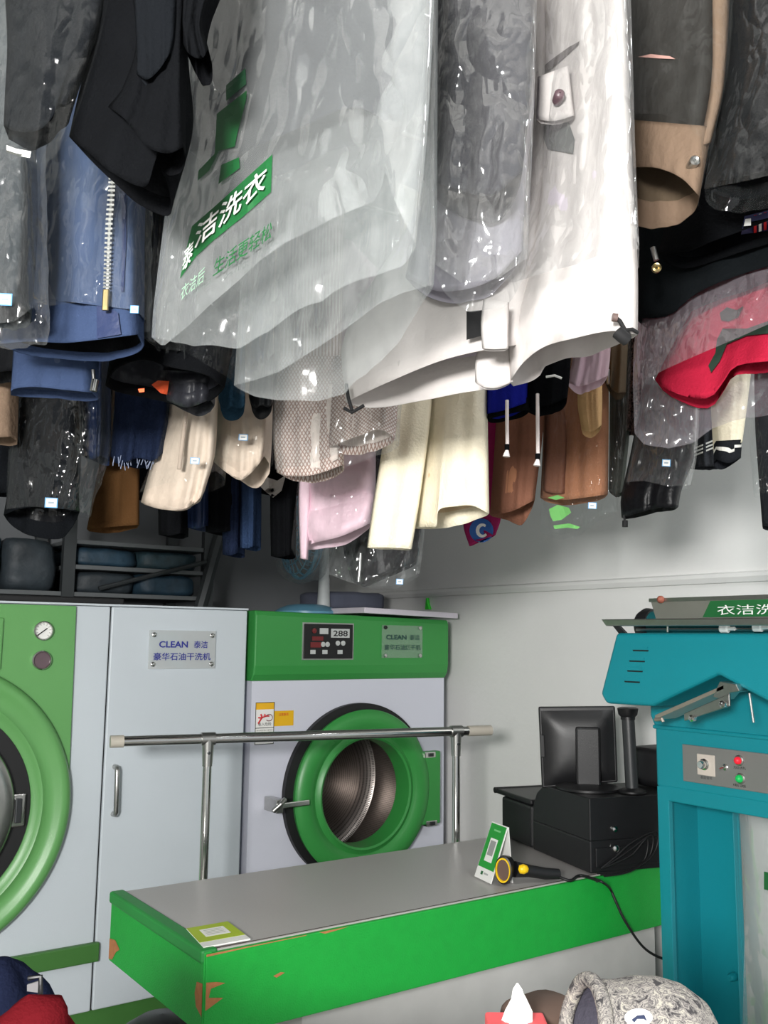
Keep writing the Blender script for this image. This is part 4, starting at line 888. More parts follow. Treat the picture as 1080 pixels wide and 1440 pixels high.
# ------------------------------------------------------------------ cloth materials
def cloth(name, rgb, rough=0.9, bump=0.3, bscale=150, sheen=0.0, var=0.08, scale=14): return mat(name, rgb, rough, 0, var, scale, bump, bscale, sheen, spec=0.02)
def nylon(name, rgb, rough=0.42, bump=0.5, bscale=26, var=0.05): return mat(name, rgb, rough, 0, var, 10, bump, bscale, 0.0, 0.0, spec=0.22)
K_BLACK = cloth('black_wool', (15, 16, 18)); K_CHAR = cloth('charcoal_wool', (20, 22, 25)); K_BLKN = nylon('black_nylon', (14, 15, 18))
K_BLUE = nylon('steel_blue_nylon', (66, 80, 108), 0.5, 0.35, 22); K_BLUEW = cloth('blue_rib_knit', (60, 74, 104), bscale=90)
K_WHITE = cloth('cream_white_cotton', (206, 200, 197), 0.85, 0.25, 40, var=0.03); K_LILACL = nylon('pale_lilac_lining', (214, 204, 214), 0.6, 0.4, 20)
K_LGREY = nylon('lilac_grey_lining', (150, 146, 156), 0.6, 0.4, 18)
K_DGREY = cloth('dark_grey_coat_cloth', (50, 51, 57), 0.85)
K_TAN = cloth('tan_cotton', (122, 103, 87), 0.85, 0.4, 50); K_TAND = cloth('tan_lining', (92, 80, 66), 0.85, 0.5, 30)
K_OLCH = nylon('charcoal_olive_nylon', (44, 42, 39), 0.6, 0.5, 18)
K_RED = cloth('red_cloth', (184, 38, 64), 0.75); K_CREAM = cloth('cream_wool', (240, 230, 206), 0.95, 0.3, 160); K_CREAMS = cloth('cream_wool_lining', (228, 206, 172), 0.9)
K_BRN = cloth('camel_brown_wool', (168, 118, 90), 0.95); K_BRN2 = cloth('rust_brown_wool', (130, 90, 73), 0.95); K_OCH = cloth('ochre_brown_cloth', (82, 57, 34), 0.9)
K_PINK = nylon('pale_pink_nylon', (228, 198, 210), 0.45, 0.4, 24); K_BEIGE = nylon('beige_nylon', (200, 184, 168), 0.55, 0.5, 30)
K_NAVY = cloth('navy_denim', (28, 36, 56), 0.9, 0.6, 120, var=0.2, scale=30); K_DEN = cloth('blue_denim', (44, 60, 88), 0.9, 0.5, 140, var=0.15); K_TEALD = cloth('dark_teal_denim', (40, 66, 84), 0.85, 0.5, 120, var=0.2)
K_NAVYB = nylon('navy_puffer_nylon', (30, 42, 70), 0.4); K_ROYAL = cloth('royal_blue_cloth', (26, 32, 130), 0.9); K_SAND = cloth('sand_cloth', (206, 168, 122), 0.9)
K_OLIVE = nylon('dark_olive_nylon', (58, 62, 56), 0.6); K_LACE = lattice_mat('lattice_knit', (206, 196, 190), (150, 124, 114), 26)
K_LACEL = cloth('cream_net_lining', (220, 208, 200), 0.9)
K_PATCH = mat('black_patch', (14, 14, 16), 0.8)
T_ = -40

# ================================================================== rail A, nearest: dark coats at the upper corner
g, b = garment('wool_coat', 'charcoal wool sleeve in a clear bag, in the upper corner above the blue zip jacket', 'coat', K_CHAR,
    [(5, T_), (10, 60), (7, 130), (5, 176)], [(152, T_), (146, 20), (128, 75), (98, 150)], [(5, 176), (18, 184), (40, 186), (60, 180), (74, 164), (84, 146), (98, 150)], (1.27, 1.20), th=0.05, folds=0.02, fk=1.3, seed=3,
    bhem=[(5, 190), (30, 205), (56, 212), (78, 198), (98, 158)], lining=K_BLACK)
f = cover(g, M_FILM, [(-6, T_), (-6, 100), (-8, 205)], [(166, T_), (142, 60), (99, 190)], [(-8, 206), (22, 216), (58, 233), (75, 222), (99, 190)], (1.27, 1.20), th=0.065, cr_=0.005)
patch([(9, 204), (22, 209), (44, 213), (42, 222), (25, 219), (9, 214)], [f], M_PAPER, g, 'paper_label')
g, b = garment('black_overcoat', 'black overcoat with a flared cuff, hanging against the big printed plastic bag', 'coat', K_BLACK,
    [(140, T_), (130, 60), (112, 125), (97, 192)], [(248, T_), (256, 75), (258, 140), (216, 216)], [(97, 192), (126, 216), (158, 243), (205, 262), (216, 216)], (1.22, 1.17), th=0.045, folds=0.012, fk=1.2, seed=7, lining=K_BLKN)
loft('sleeve', g, K_BLACK, [(180, T_), (190, 60), (172, 120), (152, 150)], [(263, T_), (256, 75), (258, 207)], [(152, 150), (176, 168), (205, 205), (236, 216), (258, 207)], (1.16, 1.13), th=0.03, seed=8, folds=0.014, fk=1.4)
loft('collar', g, K_CHAR, [(186, T_), (192, 70), (192, 104)], [(250, T_), (245, 50), (240, 74)], [(192, 104), (206, 112), (222, 100), (240, 74)], (1.12, 1.11), th=0.012, seed=9, folds=0.004)
loft('sleeve', g, K_BLACK, [(240, T_), (250, 40)], [(310, T_), (284, 30), (293, 68)], [(250, 44), (266, 76), (284, 82), (293, 68)], (1.15, 1.14), th=0.03, seed=10)

# big printed bag (two bags, one behind the other) with a dark coat in it
g, b = garment('printed_garment_bag', 'big milky plastic garment bag with green printed lettering, hung around a dark coat', 'garment bag', K_DGREY,
    [(290, T_), (275, 100), (262, 200)], [(598, T_), (590, 130), (560, 180)], [(262, 210), (330, 215), (420, 180), (500, 150), (560, 180)], (1.50, 1.25), group=None, th=0.05, folds=0.012, fk=1.5, seed=12)
fA = cover(g, M_FILMM, [(262, T_), (256, 90), (242, 220), (216, 430), (213, 474)], [(612, T_), (608, 60), (600, 200), (585, 345)],
    [(213, 474), (229, 488), (266, 457), (294, 430), (334, 396), (366, 366), (400, 342), (440, 322), (470, 306), (526, 283), (537, 262), (542, 240), (550, 268), (556, 285), (585, 345)], (1.47, 1.12), th=0.07, cr_=0.014, nS=64, nT=48,
    bhem=[(213, 470), (240, 479), (290, 488), (332, 487), (403, 443), (487, 400), (560, 370), (585, 345)], folds=0.010)
patch([(253, 392), (262, 350), (270, 318), (300, 292), (340, 256), (383, 217), (381, 270), (340, 306), (300, 338), (276, 360)], [fA], M_GRN, g, 'green_print_band', off=0.004, cuts=4)
text_on('洁洗衣', (272, 352), (100, -86), (5, -36), [fA], M_PAPER, g, bold=0.012, off=0.012)
text_on('泰', (255, 384), (14, -16), (5, -34), [fA], M_PAPER, g, bold=0.012, off=0.012)
text_on('生活更轻松', (299, 390), (82, -55), (3, -25), [fA], M_GRN, g, bold=0.004, off=0.018)
text_on('衣洁后', (253, 424), (33, -28), (3, -22), [fA], mat('faded_green_ink', (150, 186, 160), 0.6), g, bold=0.0, off=0.018)
patch([(305, 160), (347, 127), (346, 140), (334, 186), (330, 206), (308, 212), (294, 240), (278, 254), (279, 240), (302, 216), (312, 188)], [fA], M_GRN, g, 'green_print', off=0.006, cuts=2)
patch([(311, 232), (336, 221), (337, 236), (307, 259)], [fA], M_GRN, g, 'green_print', off=0.006, cuts=2)
patch([(318, 120), (345, 96), (346, 118), (318, 142)], [fA], mat('dim_green_ink', (40, 92, 60), 0.6), g, 'green_print', off=0.006, cuts=2)
r = thing('plastic_garment_bag', tuple(UP(420, 555, 1.7)), 'milky plastic garment bag showing below the green-lettered bag, without print', 'garment bag')
fB = cover(r, M_FILMM, [(345, 300), (336, 430), (329, 540)], [(615, 200), (614, 320), (610, 400)], [(329, 542), (360, 534), (392, 523), (440, 493), (480, 467), (533, 427), (566, 412), (610, 400)], (1.66, 1.36), th=0.07, cr_=0.010, nS=48,
    bhem=[(329, 543), (355, 556), (390, 563), (440, 562), (486, 552), (560, 480), (610, 402)], folds=0.012, up=True)

# grey coat in a hazy bag
g, b = garment('grey_coat', 'dark grey coat in a hazy plastic bag, between the printed bag and the white coats', 'coat', K_DGREY,
    [(606, T_), (600, 130), (594, 240)], [(752, T_), (748, 120), (735, 235)], [(594, 250), (630, 262), (690, 275), (735, 240)], (1.52, 1.42), th=0.05, folds=0.01, seed=15)
loft('lower_lining', g, K_LGREY, [(610, 150), (598, 260), (570, 380)], [(752, 150), (740, 250), (735, 350)], [(570, 390), (620, 410), (690, 395), (735, 352)], (1.62, 1.52), th=0.03, seed=16, folds=0.012)
cover(g, M_FILMW, [(612, T_), (603, 130), (592, 330)], [(756, T_), (752, 120), (742, 360)], [(592, 335), (612, 372), (650, 398), (700, 392), (742, 362)], (1.47, 1.37), th=0.06, cr_=0.014, nS=44)

# white coats
g, b = garment('white_coat', 'white cotton coat with a black patch tab, its front corner reaching furthest down', 'coat', K_WHITE,
    [(612, T_), (600, 250), (484, 470), (486, 562)], [(770, T_), (765, 250), (742, 430), (730, 484)], [(486, 566), (505, 556), (553, 534), (617, 508), (670, 494), (730, 484)], (1.88, 1.60), th=0.07, folds=0.012, fk=1.3, seed=21,
    bhem=[(486, 567), (515, 574), (565, 568), (620, 560), (690, 545), (730, 534)], lining=K_LILACL, nS=30)
p1 = loft('front_placket', g, K_WHITE, [(680, 420), (676, 455), (678, 488)], [(716, 425), (715, 488)], [(678, 490), (696, 491), (715, 490)], (1.555, 1.54), th=0.006, exp=10, folds=0.0, nS=8, nT=8, up=False)[0]
patch([(656, 438), (678, 436), (678, 472), (656, 478)], [b], K_PATCH, g, 'black_patch', off=0.03)
tube_px([(487, 540, 1.80), (490, 560, 1.79), (495, 577, 1.79)], 0.0035, K_PATCH, g, 'drawcord'); tube_px([(484, 574, 1.79), (495, 580, 1.785), (512, 570, 1.78)], 0.0035, K_PATCH, g, 'drawcord')
g, b = garment('white_parka', 'white parka with a brown snap on its pocket flap and a black hem toggle', 'coat', K_WHITE,
    [(757, T_), (752, 250), (736, 380), (716, 452), (716, 536)], [(880, T_), (888, 200), (897, 380), (897, 470)], [(716, 537), (735, 510), (764, 488), (801, 477), (861, 465), (897, 470)], (1.66, 1.43), th=0.07, folds=0.014, fk=1.4, seed=22,
    bhem=[(716, 546), (757, 529), (768, 515), (830, 498), (897, 474)], lining=K_LILACL, nS=30)
loft('hem_flap', g, K_WHITE, [(676, 488), (669, 500), (668, 535)], [(718, 484), (720, 536)], [(668, 537), (682, 545), (700, 545), (720, 537)], (1.665, 1.645), th=0.006, exp=10, folds=0.0, nS=10, nT=8, up=False)
loft('pocket_flap', g, K_WHITE, [(756, 108), (754, 166)], [(800, 92), (806, 162)], [(754, 168), (780, 170), (808, 162)], (1.525, 1.48), th=0.006, exp=10, folds=0.001, nS=10, nT=8, up=False)
q = UP(787, 132, 1.465); MB().lathe(q, -fh, [(0.009, -0.02), (0.009, 0.0), (0.006, 0.003), (0.001, 0.004)], 18).build('snap_button', mat('brown_snap', (92, 72, 78), 0.4), g, smooth=50)
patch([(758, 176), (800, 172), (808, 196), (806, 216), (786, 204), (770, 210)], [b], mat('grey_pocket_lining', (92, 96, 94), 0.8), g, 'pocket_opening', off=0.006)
patch([(754, 102), (775, 84), (800, 66), (815, 58), (812, 64), (790, 84), (762, 108)], [b], mat('crease_shade_cloth', (96, 90, 88), 0.9), g, 'crease_shade', off=0.006)  # grey patch paints the shade inside the crease above the flap
tube_px([(866, 447, 1.40), (872, 452, 1.395), (878, 463, 1.395), (885, 472, 1.40)], 0.0035, K_PATCH, g, 'drawcord'); tube_px([(880, 464, 1.395), (889, 463, 1.395), (897, 468, 1.40)], 0.003, K_PATCH, g, 'drawcord')
tube_px([(868, 467, 1.393), (876, 474, 1.39), (882, 478, 1.393)], 0.010, K_PATCH, g, 'cord_toggle')
tube_px([(861, 446, 1.395), (868, 447, 1.395)], 0.007, mat('brown_stopper', (100, 82, 78), 0.5), g, 'cord_stopper')
cover(g, M_FILMW, [(744, T_), (740, 250), (690, 372)], [(886, T_), (893, 200), (899, 350)], [(690, 380), (720, 398), (770, 382), (810, 372), (850, 356), (899, 350)], (1.62, 1.38), th=0.085, cr_=0.014, nS=48, nT=46)

# tan cuffed jacket
g, b = garment('tan_cuffed_jacket', 'charcoal jacket with a wide tan hem band and snap, hanging beside the white parka', 'jacket', K_OLCH,
    [(878, T_), (884, 80), (888, 172)], [(1012, T_), (1006, 100), (990, 190)], [(888, 174), (925, 172), (960, 179), (990, 190)], (1.72, 1.58), th=0.06, folds=0.010, fk=1.5, seed=25, inner=False)
loft('hem_band', g, K_TAN, [(886, 168), (890, 236)], [(1002, 178), (994, 220), (984, 274)], [(890, 234), (925, 236), (958, 250), (984, 276)], (1.71, 1.57), th=0.065, seed=26, folds=0.006, lining=K_TAND,
     bhem=[(890, 316), (918, 322), (950, 316), (975, 300), (984, 278)], nT=12, up=False)
loft('side_stripe', g, K_TAN, [(1000, T_), (1000, 120), (985, 200)], [(1028, T_), (1018, 120), (1000, 200)], [(985, 205), (1000, 200)], (1.56, 1.56), th=0.02, folds=0.0, nS=8, up=False)
q = UP(977, 226, 1.53); MB().lathe(q, -fh, [(0.009, -0.02), (0.009, 0.002), (0.006, 0.005), (0.003, 0.003), (0.001, 0.003)], 16).build('snap_button', M_STEEL, g, smooth=40)
patch([(897, 80), (915, 76), (942, 79), (950, 83), (925, 82)], [b], mat('pink_zip', (196, 150, 140), 0.6), g, 'pocket_zip', off=0.006)
cover(g, M_FILM, [(880, T_), (886, 80), (889, 158)], [(1034, T_), (1022, 110), (984, 268)], [(889, 160), (930, 160), (965, 172), (985, 196), (990, 240), (984, 268)], (1.69, 1.52), th=0.075, cr_=0.007)
g, b = garment('black_jacket', 'black jacket in a glossy clear bag, beside the tan cuffed jacket', 'jacket', K_BLACK,
    [(1024, T_), (1018, 120), (1000, 252)], [(1180, T_), (1180, 210)], [(1000, 258), (1050, 246), (1110, 232), (1180, 210)], (1.66, 1.5), th=0.05, seed=28)
cover(g, M_FILMG, [(1016, T_), (1012, 120), (990, 262)], [(1190, T_), (1190, 220)], [(990, 266), (1050, 254), (1110, 240), (1190, 216)], (1.62, 1.46), th=0.06, cr_=0.012)

# ================================================================== rail B, right side
g, b = garment('black_jacket', 'black jacket with a striped badge and a brass zip pull, below the tan cuffed jacket', 'jacket', K_BLACK,
    [(985, 190), (948, 270), (925, 355)], [(1180, 120), (1180, 270)], [(925, 357), (960, 356), (1000, 340), (1050, 322), (1180, 270)], (2.02, 1.72), th=0.06, seed=31, fk=1.2, lining=K_BLKN)
fb = [b]
patch([(1042, 330), (1047, 304), (1096, 292), (1096, 322)], fb, mat('badge_navy', (40, 44, 84), 0.8), g, 'badge', off=0.010)
for k in range(3): patch([(1060+k*7, 328-k*2), (1060+k*7, 303-k*2), (1064+k*7, 302-k*2), (1064+k*7, 327-k*2)], fb, M_RED if k % 2 == 0 else M_PAPER, g, 'badge_stripe', off=0.013, cuts=0)
patch([(1046, 318), (1048, 308), (1056, 307), (1056, 317)], fb, M_PAPER, g, 'badge_mark', off=0.013, cuts=0)
tube_px([(918, 348, 1.9), (923, 366, 1.9)], 0.006, M_STEEL, g, 'zip_pull'); q = UP(923, 377, 1.9); MB().lathe(q, -fh, [(0.010, -0.004), (0.010, 0.004), (0.006, 0.006), (0.003, 0.003), (0.001, 0.003)], 16).build('zip_ring', mat('brass', (190, 170, 120), 0.3, 1.0), g, smooth=40)
g, b = garment('dark_green_coat', 'blackish green coat with a straight hem, behind the brass zip pull', 'coat', cloth('blackish_green_cloth', (20, 23, 25)),
    [(896, 200), (893, 330), (893, 442)], [(1180, 120), (1180, 340)], [(893, 448), (940, 444), (968, 420), (1000, 402), (1060, 380), (1180, 345)], (2.2, 1.85), th=0.06, seed=33)
g, b = garment('red_blouse', 'red top with dark green print in a hazy plastic bag, beside the white parka', 'top', K_RED,
    [(1010, 380), (962, 455), (921, 530)], [(1180, 330), (1180, 500)], [(921, 534), (938, 548), (974, 560), (1000, 558), (1018, 535), (1034, 515), (1090, 507), (1180, 500)], (2.25, 1.90), th=0.045, seed=35, folds=0.02)
patch([(1008, 478), (1016, 462), (1050, 462), (1090, 448), (1090, 468), (1050, 472), (1022, 484), (1012, 508), (1000, 524), (996, 514), (1006, 496)], [b], mat('dark_green_print', (26, 52, 38), 0.8), g, 'dark_print', off=0.012)
patch([(1012, 440), (1022, 432), (1036, 436), (1046, 430), (1038, 446), (1024, 452), (1014, 450)], [b], mat('dark_green_print', (26, 52, 38), 0.8), g, 'dark_print', off=0.012)
cover(g, M_FILML, [(905, 400), (892, 480), (890, 540)], [(1190, 330), (1190, 430)], [(890, 545), (930, 522), (965, 506), (1000, 491), (1040, 474), (1080, 456), (1190, 430)], (2.25, 1.9), th=0.10, cr_=0.012, nS=46,
    bhem=[(888, 602), (905, 624), (940, 631), (975, 622), (1005, 600), (1050, 586), (1190, 568)])
g, b = garment('cream_sweater', 'cream sleeve with a black and white ribbed cuff, beneath the red top', 'sweater', cloth('cream_knit', (226, 218, 194)),
    [(1000, 500), (1004, 570), (1008, 622)], [(1060, 490), (1052, 560), (1044, 620)], [(1008, 624), (1025, 628), (1044, 622)], (2.45, 2.42), th=0.045, seed=38, folds=0.004)
K_RIB = cloth('black_rib', (30, 32, 36), bscale=200)
for k, (y0, y1, mm) in enumerate(((620, 628, K_RIB), (627, 632, cloth('white_rib', (220, 220, 214))), (631, 646, K_RIB))):
    loft('cuff_band', g, mm, [(1007, y0), (1007, y1)], [(1043, y0-2), (1042, y1-3)], [(1007, y1), (1025, y1+5), (1042, y1-2)], (2.44, 2.41), th=0.048, folds=0, nT=4, up=False, nz=0)
g, b = garment('black_windbreaker', 'black windbreaker with a cord toggle and price ticket, below the red top bag', 'jacket', K_BLKN,
    [(905, 540), (886, 640), (873, 700), (874, 726)], [(982, 540), (976, 640), (958, 690), (954, 712)], [(874, 728), (898, 721), (925, 714), (954, 713)], (2.75, 2.6), th=0.05, seed=40, lining=K_BLACK)
f = cover(g, M_FILMH, [(905, 545), (892, 620), (880, 676)], [(985, 540), (980, 640), (972, 682)], [(880, 678), (905, 676), (940, 684), (972, 682)], (2.68, 2.53), th=0.06, cr_=0.010)
tube_px([(877, 724, 2.68), (879, 734, 2.68)], 0.003, K_PATCH, g, 'drawcord'); tube_px([(879, 732, 2.68), (879, 741, 2.68)], 0.008, K_PATCH, g, 'cord_toggle'); ticket(937, 651, 12, 10, [f], g)
g, b = garment('striped_knit', 'dark knit with white stripes, behind the black and white ribbed cuff', 'sweater', cloth('dark_knit', (52, 54, 58)),
    [(966, 540), (968, 640), (970, 655)], [(1022, 540), (1020, 655)], [(970, 657), (995, 656), (1020, 656)], (2.95, 2.85), th=0.03, seed=41)
for k in range(3): patch([(970, 632+k*5), (1004, 618+k*5), (1004, 620.5+k*5), (970, 634.5+k*5)], [b], M_PAPER, g, 'white_stripe', off=0.006, cuts=1)
g, b = garment('dark_trousers', 'dark trouser leg hanging alone at the frame edge in front of the white wall', 'trousers', cloth('blackish_twill', (38, 40, 44)),
    [(1060, 480), (1062, 600), (1066, 660), (1072, 738)], [(1190, 480), (1190, 738)], [(1072, 740), (1120, 742), (1190, 740)], (2.2, 2.05), th=0.05, seed=42)
cover(g, M_FILM, [(1050, 480), (1056, 620), (1062, 690)], [(1200, 480), (1200, 690)], [(1062, 694), (1120, 690), (1200, 690)], (2.15, 2.0), th=0.06, cr_=0.008)

# ================================================================== rail B, left side
g, b = garment('blue_zip_jacket', 'steel blue jacket with a silver front zip, half covered by clear film', 'jacket', K_BLUE,
    [(62, 60), (52, 220), (46, 330), (44, 424)], [(198, 60), (196, 220), (193, 330), (192, 434)], [(44, 426), (90, 424), (140, 430), (192, 436)], (1.78, 1.68), th=0.06, folds=0.020, fk=1.1, seed=51, inner=False, nS=30)
bd_ = loft('hem_band', g, K_BLUEW, [(20, 418), (8, 450), (-4, 482)], [(193, 428), (195, 470)], [(-4, 484), (40, 480), (90, 482), (134, 478), (165, 474), (195, 470)], (1.80, 1.69), th=0.06, folds=0.006, seed=52, nT=10, up=False, lining=K_BLKN)[0]
patch([(136, 430), (150, 430), (166, 440), (170, 470), (136, 476)], [bd_], nylon('navy_facing_and_shade', (50, 60, 92)), g, 'front_facing', off=0.006)
zp = [(160, 236), (158, 270), (155, 310), (153, 350), (152, 385), (151, 415)]
T1 = bvh([b]); zpts = [C0+ray(x, y).normalized()*(T1.ray_cast(C0, ray(x, y).normalized())[3]-0.006) for x, y in zp]
zo = MB().tube(zpts, 0.0045, 6).build('front_zip', M_STEEL, g, smooth=50)
mb = MB()
for i in range(len(zpts)-1):
    for k in range(6):
        c = zpts[i].lerp(zpts[i+1], k/6)-fh*0.004; mb.obox(c, rh*0.0065, fh*0.002, zz*0.002)
stuff(mb.build('zip_teeth', M_CHROME, zo)); MB().obox(zpts[-1]-fh*0.008-zz*0.012, rh*0.006, fh*0.003, zz*0.02).build('zip_slider', mat('brass', (190, 170, 120), 0.3, 1.0), zo, bevel=0.002)
patch([(168, 232), (176, 260), (178, 330), (174, 410), (170, 410), (172, 330), (170, 262), (164, 234)], [b], nylon('navy_facing_and_shade', (50, 60, 92)), g, 'seam_shade_piping', off=0.004)  # dark piping strip, paints the shade along the stitched edge by the zip
f = cover(g, M_FILMG, [(56, 60), (48, 220), (40, 330), (44, 418)], [(202, 60), (200, 240), (196, 435)], [(44, 424), (70, 430), (120, 424), (160, 432), (196, 441)], (1.74, 1.64), th=0.07, cr_=0.013)
ticket(189, 435, 12, 11, [f], g)
g, b = garment('blue_bomber', 'steel blue jacket hem with a dangling zip pull, hanging below the blue zip jacket', 'jacket', K_BLUEW,
    [(30, 400), (20, 470), (15, 545)], [(132, 400), (131, 470), (130, 550)], [(15, 556), (16, 548), (45, 544), (90, 548), (130, 552)], (2.02, 1.95), th=0.05, folds=0.006, seed=54, lining=K_BLUE)
loft('front_flap', g, K_BLUE, [(96, 460), (82, 486), (80, 496)], [(150, 455), (132, 484)], [(80, 500), (100, 504), (120, 494), (134, 486)], (1.92, 1.88), th=0.02, seed=55, folds=0.012, nT=10, up=False)
tube_px([(131, 520, 1.90), (132, 536, 1.90)], 0.004, M_STEEL, g, 'zip_tape'); tube_px([(134, 534, 1.895), (131, 550, 1.895)], 0.008, M_CHROME, g, 'zip_pull')
g, b = garment('grey_knit', 'grey garment in a hazy bag with a ticket, beside the blue zip jacket', 'sweater', cloth('grey_knit', (50, 55, 58)),
    [(-80, 160), (-80, 430)], [(38, 190), (40, 300), (30, 420)], [(-80, 432), (-20, 436), (30, 425)], (1.62, 1.56), th=0.05, seed=57)
f = cover(g, M_FILMH, [(-90, 160), (-90, 450)], [(44, 190), (46, 300), (47, 430)], [(-90, 455), (-30, 458), (20, 452), (47, 432)], (1.59, 1.53), th=0.06, cr_=0.008)
ticket(7, 421, 20, 17, [f], g)
g, b = garment('black_coat', 'narrow black coat in crinkled film, squeezed between the blue zip jacket and the printed bag', 'coat', K_BLKN,
    [(192, 120), (195, 300), (195, 462)], [(262, 120), (245, 300), (238, 470)], [(195, 470), (215, 478), (238, 474)], (1.86, 1.80), th=0.05, seed=58)
cover(g, M_FILMG, [(190, 120), (192, 300), (192, 465)], [(266, 120), (248, 300), (240, 472)], [(192, 470), (215, 482), (240, 476)], (1.83, 1.77), th=0.06, cr_=0.014)
g, b = garment('black_down_jacket', 'black jacket with an orange inner tag, its wide hem gaping open', 'jacket', K_BLACK,
    [(178, 380), (160, 470), (148, 540)], [(332, 380), (330, 470), (316, 545)], [(148, 542), (158, 522), (176, 511), (203, 505), (240, 516), (290, 527), (316, 545)], (2.06, 1.92), th=0.12, folds=0.008, seed=60, exp=2.2,
    bhem=[(148, 545), (175, 554), (220, 562), (262, 573), (292, 566), (316, 547)], lining=nylon('black_quilt_lining', (40, 41, 46), 0.4))
T1 = [o for o in g.children if o.name.startswith('lining')]
patch([(213, 541), (222, 535), (238, 536), (235, 555), (226, 553)], T1, M_ORANGE, g, 'orange_tag', off=0.03)
patch([(194, 547), (203, 546), (203, 551), (196, 552)], T1, M_ORANGE, g, 'orange_tag', off=0.03)
loft('inner_padding', g, nylon('black_quilt_lining', (40, 41, 46), 0.4), [(228, 520), (232, 560)], [(300, 525), (296, 560)], [(232, 562), (262, 573), (296, 562)], (2.12, 2.05), th=0.04, quilt=2, qamp=0.02, seed=61, nT=10, up=False)
cover(g, M_FILM, [(182, 380), (164, 455), (143, 520)], [(336, 380), (334, 470), (322, 530)], [(143, 522), (160, 500), (200, 488), (260, 494), (322, 532)], (2.0, 1.86), th=0.13, cr_=0.008)

# ================================================================== rail C
g, b = garment('black_trench_coat', 'charcoal coat in shiny crinkled film with a ticket near its open hem', 'coat', K_CHAR,
    [(24, 500), (18, 600), (12, 680), (5, 722)], [(108, 500), (108, 620), (112, 718)], [(5, 724), (25, 716), (65, 712), (112, 720)], (2.66, 2.56), th=0.08, folds=0.016, seed=63, bhem=[(5, 726), (22, 744), (60, 757), (92, 754), (112, 724)], lining=K_BLKN)
f = cover(g, M_FILMG, [(20, 500), (12, 620), (8, 715)], [(148, 500), (138, 620), (106, 716)], [(8, 716), (40, 712), (106, 717)], (2.60, 2.5), th=0.09, cr_=0.022)
ticket(72, 707, 18, 14, [f], g)
g, b = garment('tan_coat', 'tan coat edge cut by the frame, behind the blue jacket hem', 'coat', K_TAN,
    [(-70, 480), (-70, 612)], [(18, 480), (15, 610)], [(-70, 614), (-20, 616), (15, 614)], (2.5, 2.42), th=0.05, seed=64)
g, b = garment('navy_puffer', 'navy quilted sleeve beside the charcoal coat in shiny film', 'jacket', K_NAVYB,
    [(108, 500), (112, 600), (114, 640)], [(146, 500), (145, 600), (142, 640)], [(114, 640), (128, 646), (142, 640)], (2.72, 2.68), th=0.05, quilt=5, qamp=0.02, seed=65)
g, b = garment('brown_dress', 'ochre brown dress hanging low behind the navy frayed denim', 'dress', K_OCH,
    [(158, 560), (140, 650), (122, 742)], [(194, 560), (196, 650), (196, 738)], [(122, 744), (155, 741), (196, 738)], (2.95, 2.88), th=0.05, seed=66, folds=0.008, bhem=[(122, 747), (155, 750), (196, 742)])
g, b = garment('navy_denim_skirt', 'navy denim piece with a frayed hem, in front of the ochre brown dress', 'skirt', K_NAVY,
    [(165, 500), (160, 580), (155, 640)], [(240, 500), (238, 590), (233, 632)], [(155, 641), (165, 652), (195, 644), (215, 648), (233, 634)], (2.6, 2.52), th=0.08, folds=0.02, seed=67, bhem=[(155, 644), (175, 656), (210, 656), (233, 638)])
mb = MB(); rnd = random.Random(5)
for k in range(26):
    x = 160+70*rnd.random(); y = 640+8*rnd.random(); mb.tube([UP(x, y, 2.50), UP(x+rnd.uniform(-5, 5), y+rnd.uniform(4, 14), 2.49)], 0.0012, 4)
stuff(mb.build('fringe', mat('pale_thread', (130, 140, 164), 0.9), g))
g, b = garment('beige_long_vest', 'long beige padded coat with a white ticket and a zip, beside the navy frayed denim', 'coat', K_BEIGE,
    [(242, 480), (236, 570), (214, 645), (198, 700)], [(308, 480), (306, 580), (302, 640), (288, 690)], [(198, 706), (222, 715), (254, 717), (276, 706), (288, 690)], (2.55, 2.46), th=0.07, folds=0.018, quilt=4, qamp=0.016, seed=69, bhem=[(198, 708), (225, 716), (254, 718), (278, 708), (288, 692)], lining=K_TAND)
f = cover(g, M_FILM, [(240, 480), (232, 580), (212, 650), (196, 690)], [(312, 480), (310, 590), (304, 660)], [(196, 692), (230, 680), (270, 676), (304, 662)], (2.5, 2.41), th=0.085, cr_=0.010)
ticket(274, 648, 13, 9, [f], g); tube_px([(262, 575, 2.40), (258, 610, 2.39), (252, 660, 2.395)], 0.006, cloth('beige_zip_tape', (176, 160, 146)), g, 'front_zip')
g, b = garment('beige_puffer', 'short beige padded jacket with a ticket, beside the longer beige one', 'jacket', K_BEIGE,
    [(306, 500), (304, 600), (301, 650)], [(378, 500), (376, 600), (372, 640)], [(301, 650), (318, 664), (338, 675), (358, 660), (372, 641)], (2.62, 2.54), th=0.07, quilt=4, qamp=0.022, seed=70, folds=0.012)
f = cover(g, M_FILM, [(304, 500), (302, 640)], [(380, 500), (374, 632)], [(302, 640), (335, 650), (374, 634)], (2.57, 2.49), th=0.085, cr_=0.010); ticket(342, 615, 13, 9, [f], g)
for k, (x0, x1, yb, mm, lab, cc) in enumerate(((307, 345, 590, K_TEALD, 'dark teal denim cuff in front of the short beige jacket', 'jeans'), (350, 384, 588, K_BLKN, 'black sleeve end beside the dark teal denim cuff', 'jacket'))):
    g, b = garment('denim_jeans' if k == 0 else 'black_sleeve', lab, cc, mm, [(x0+4, 470), (x0, yb-32)], [(x1, 470), (x1, yb-24)], [(x0, yb-30), (x0+8, yb-14), ((x0+x1)/2, yb-18), (x1-5, yb-16), (x1, yb-24)], (2.3-k*.02, 2.26), th=0.04, seed=72+k, bhem=[(x0, yb-28), (x0+8, yb-3), ((x0+x1)/2, yb+2), (x1-4, yb-6), (x1, yb-22)], folds=0.004)
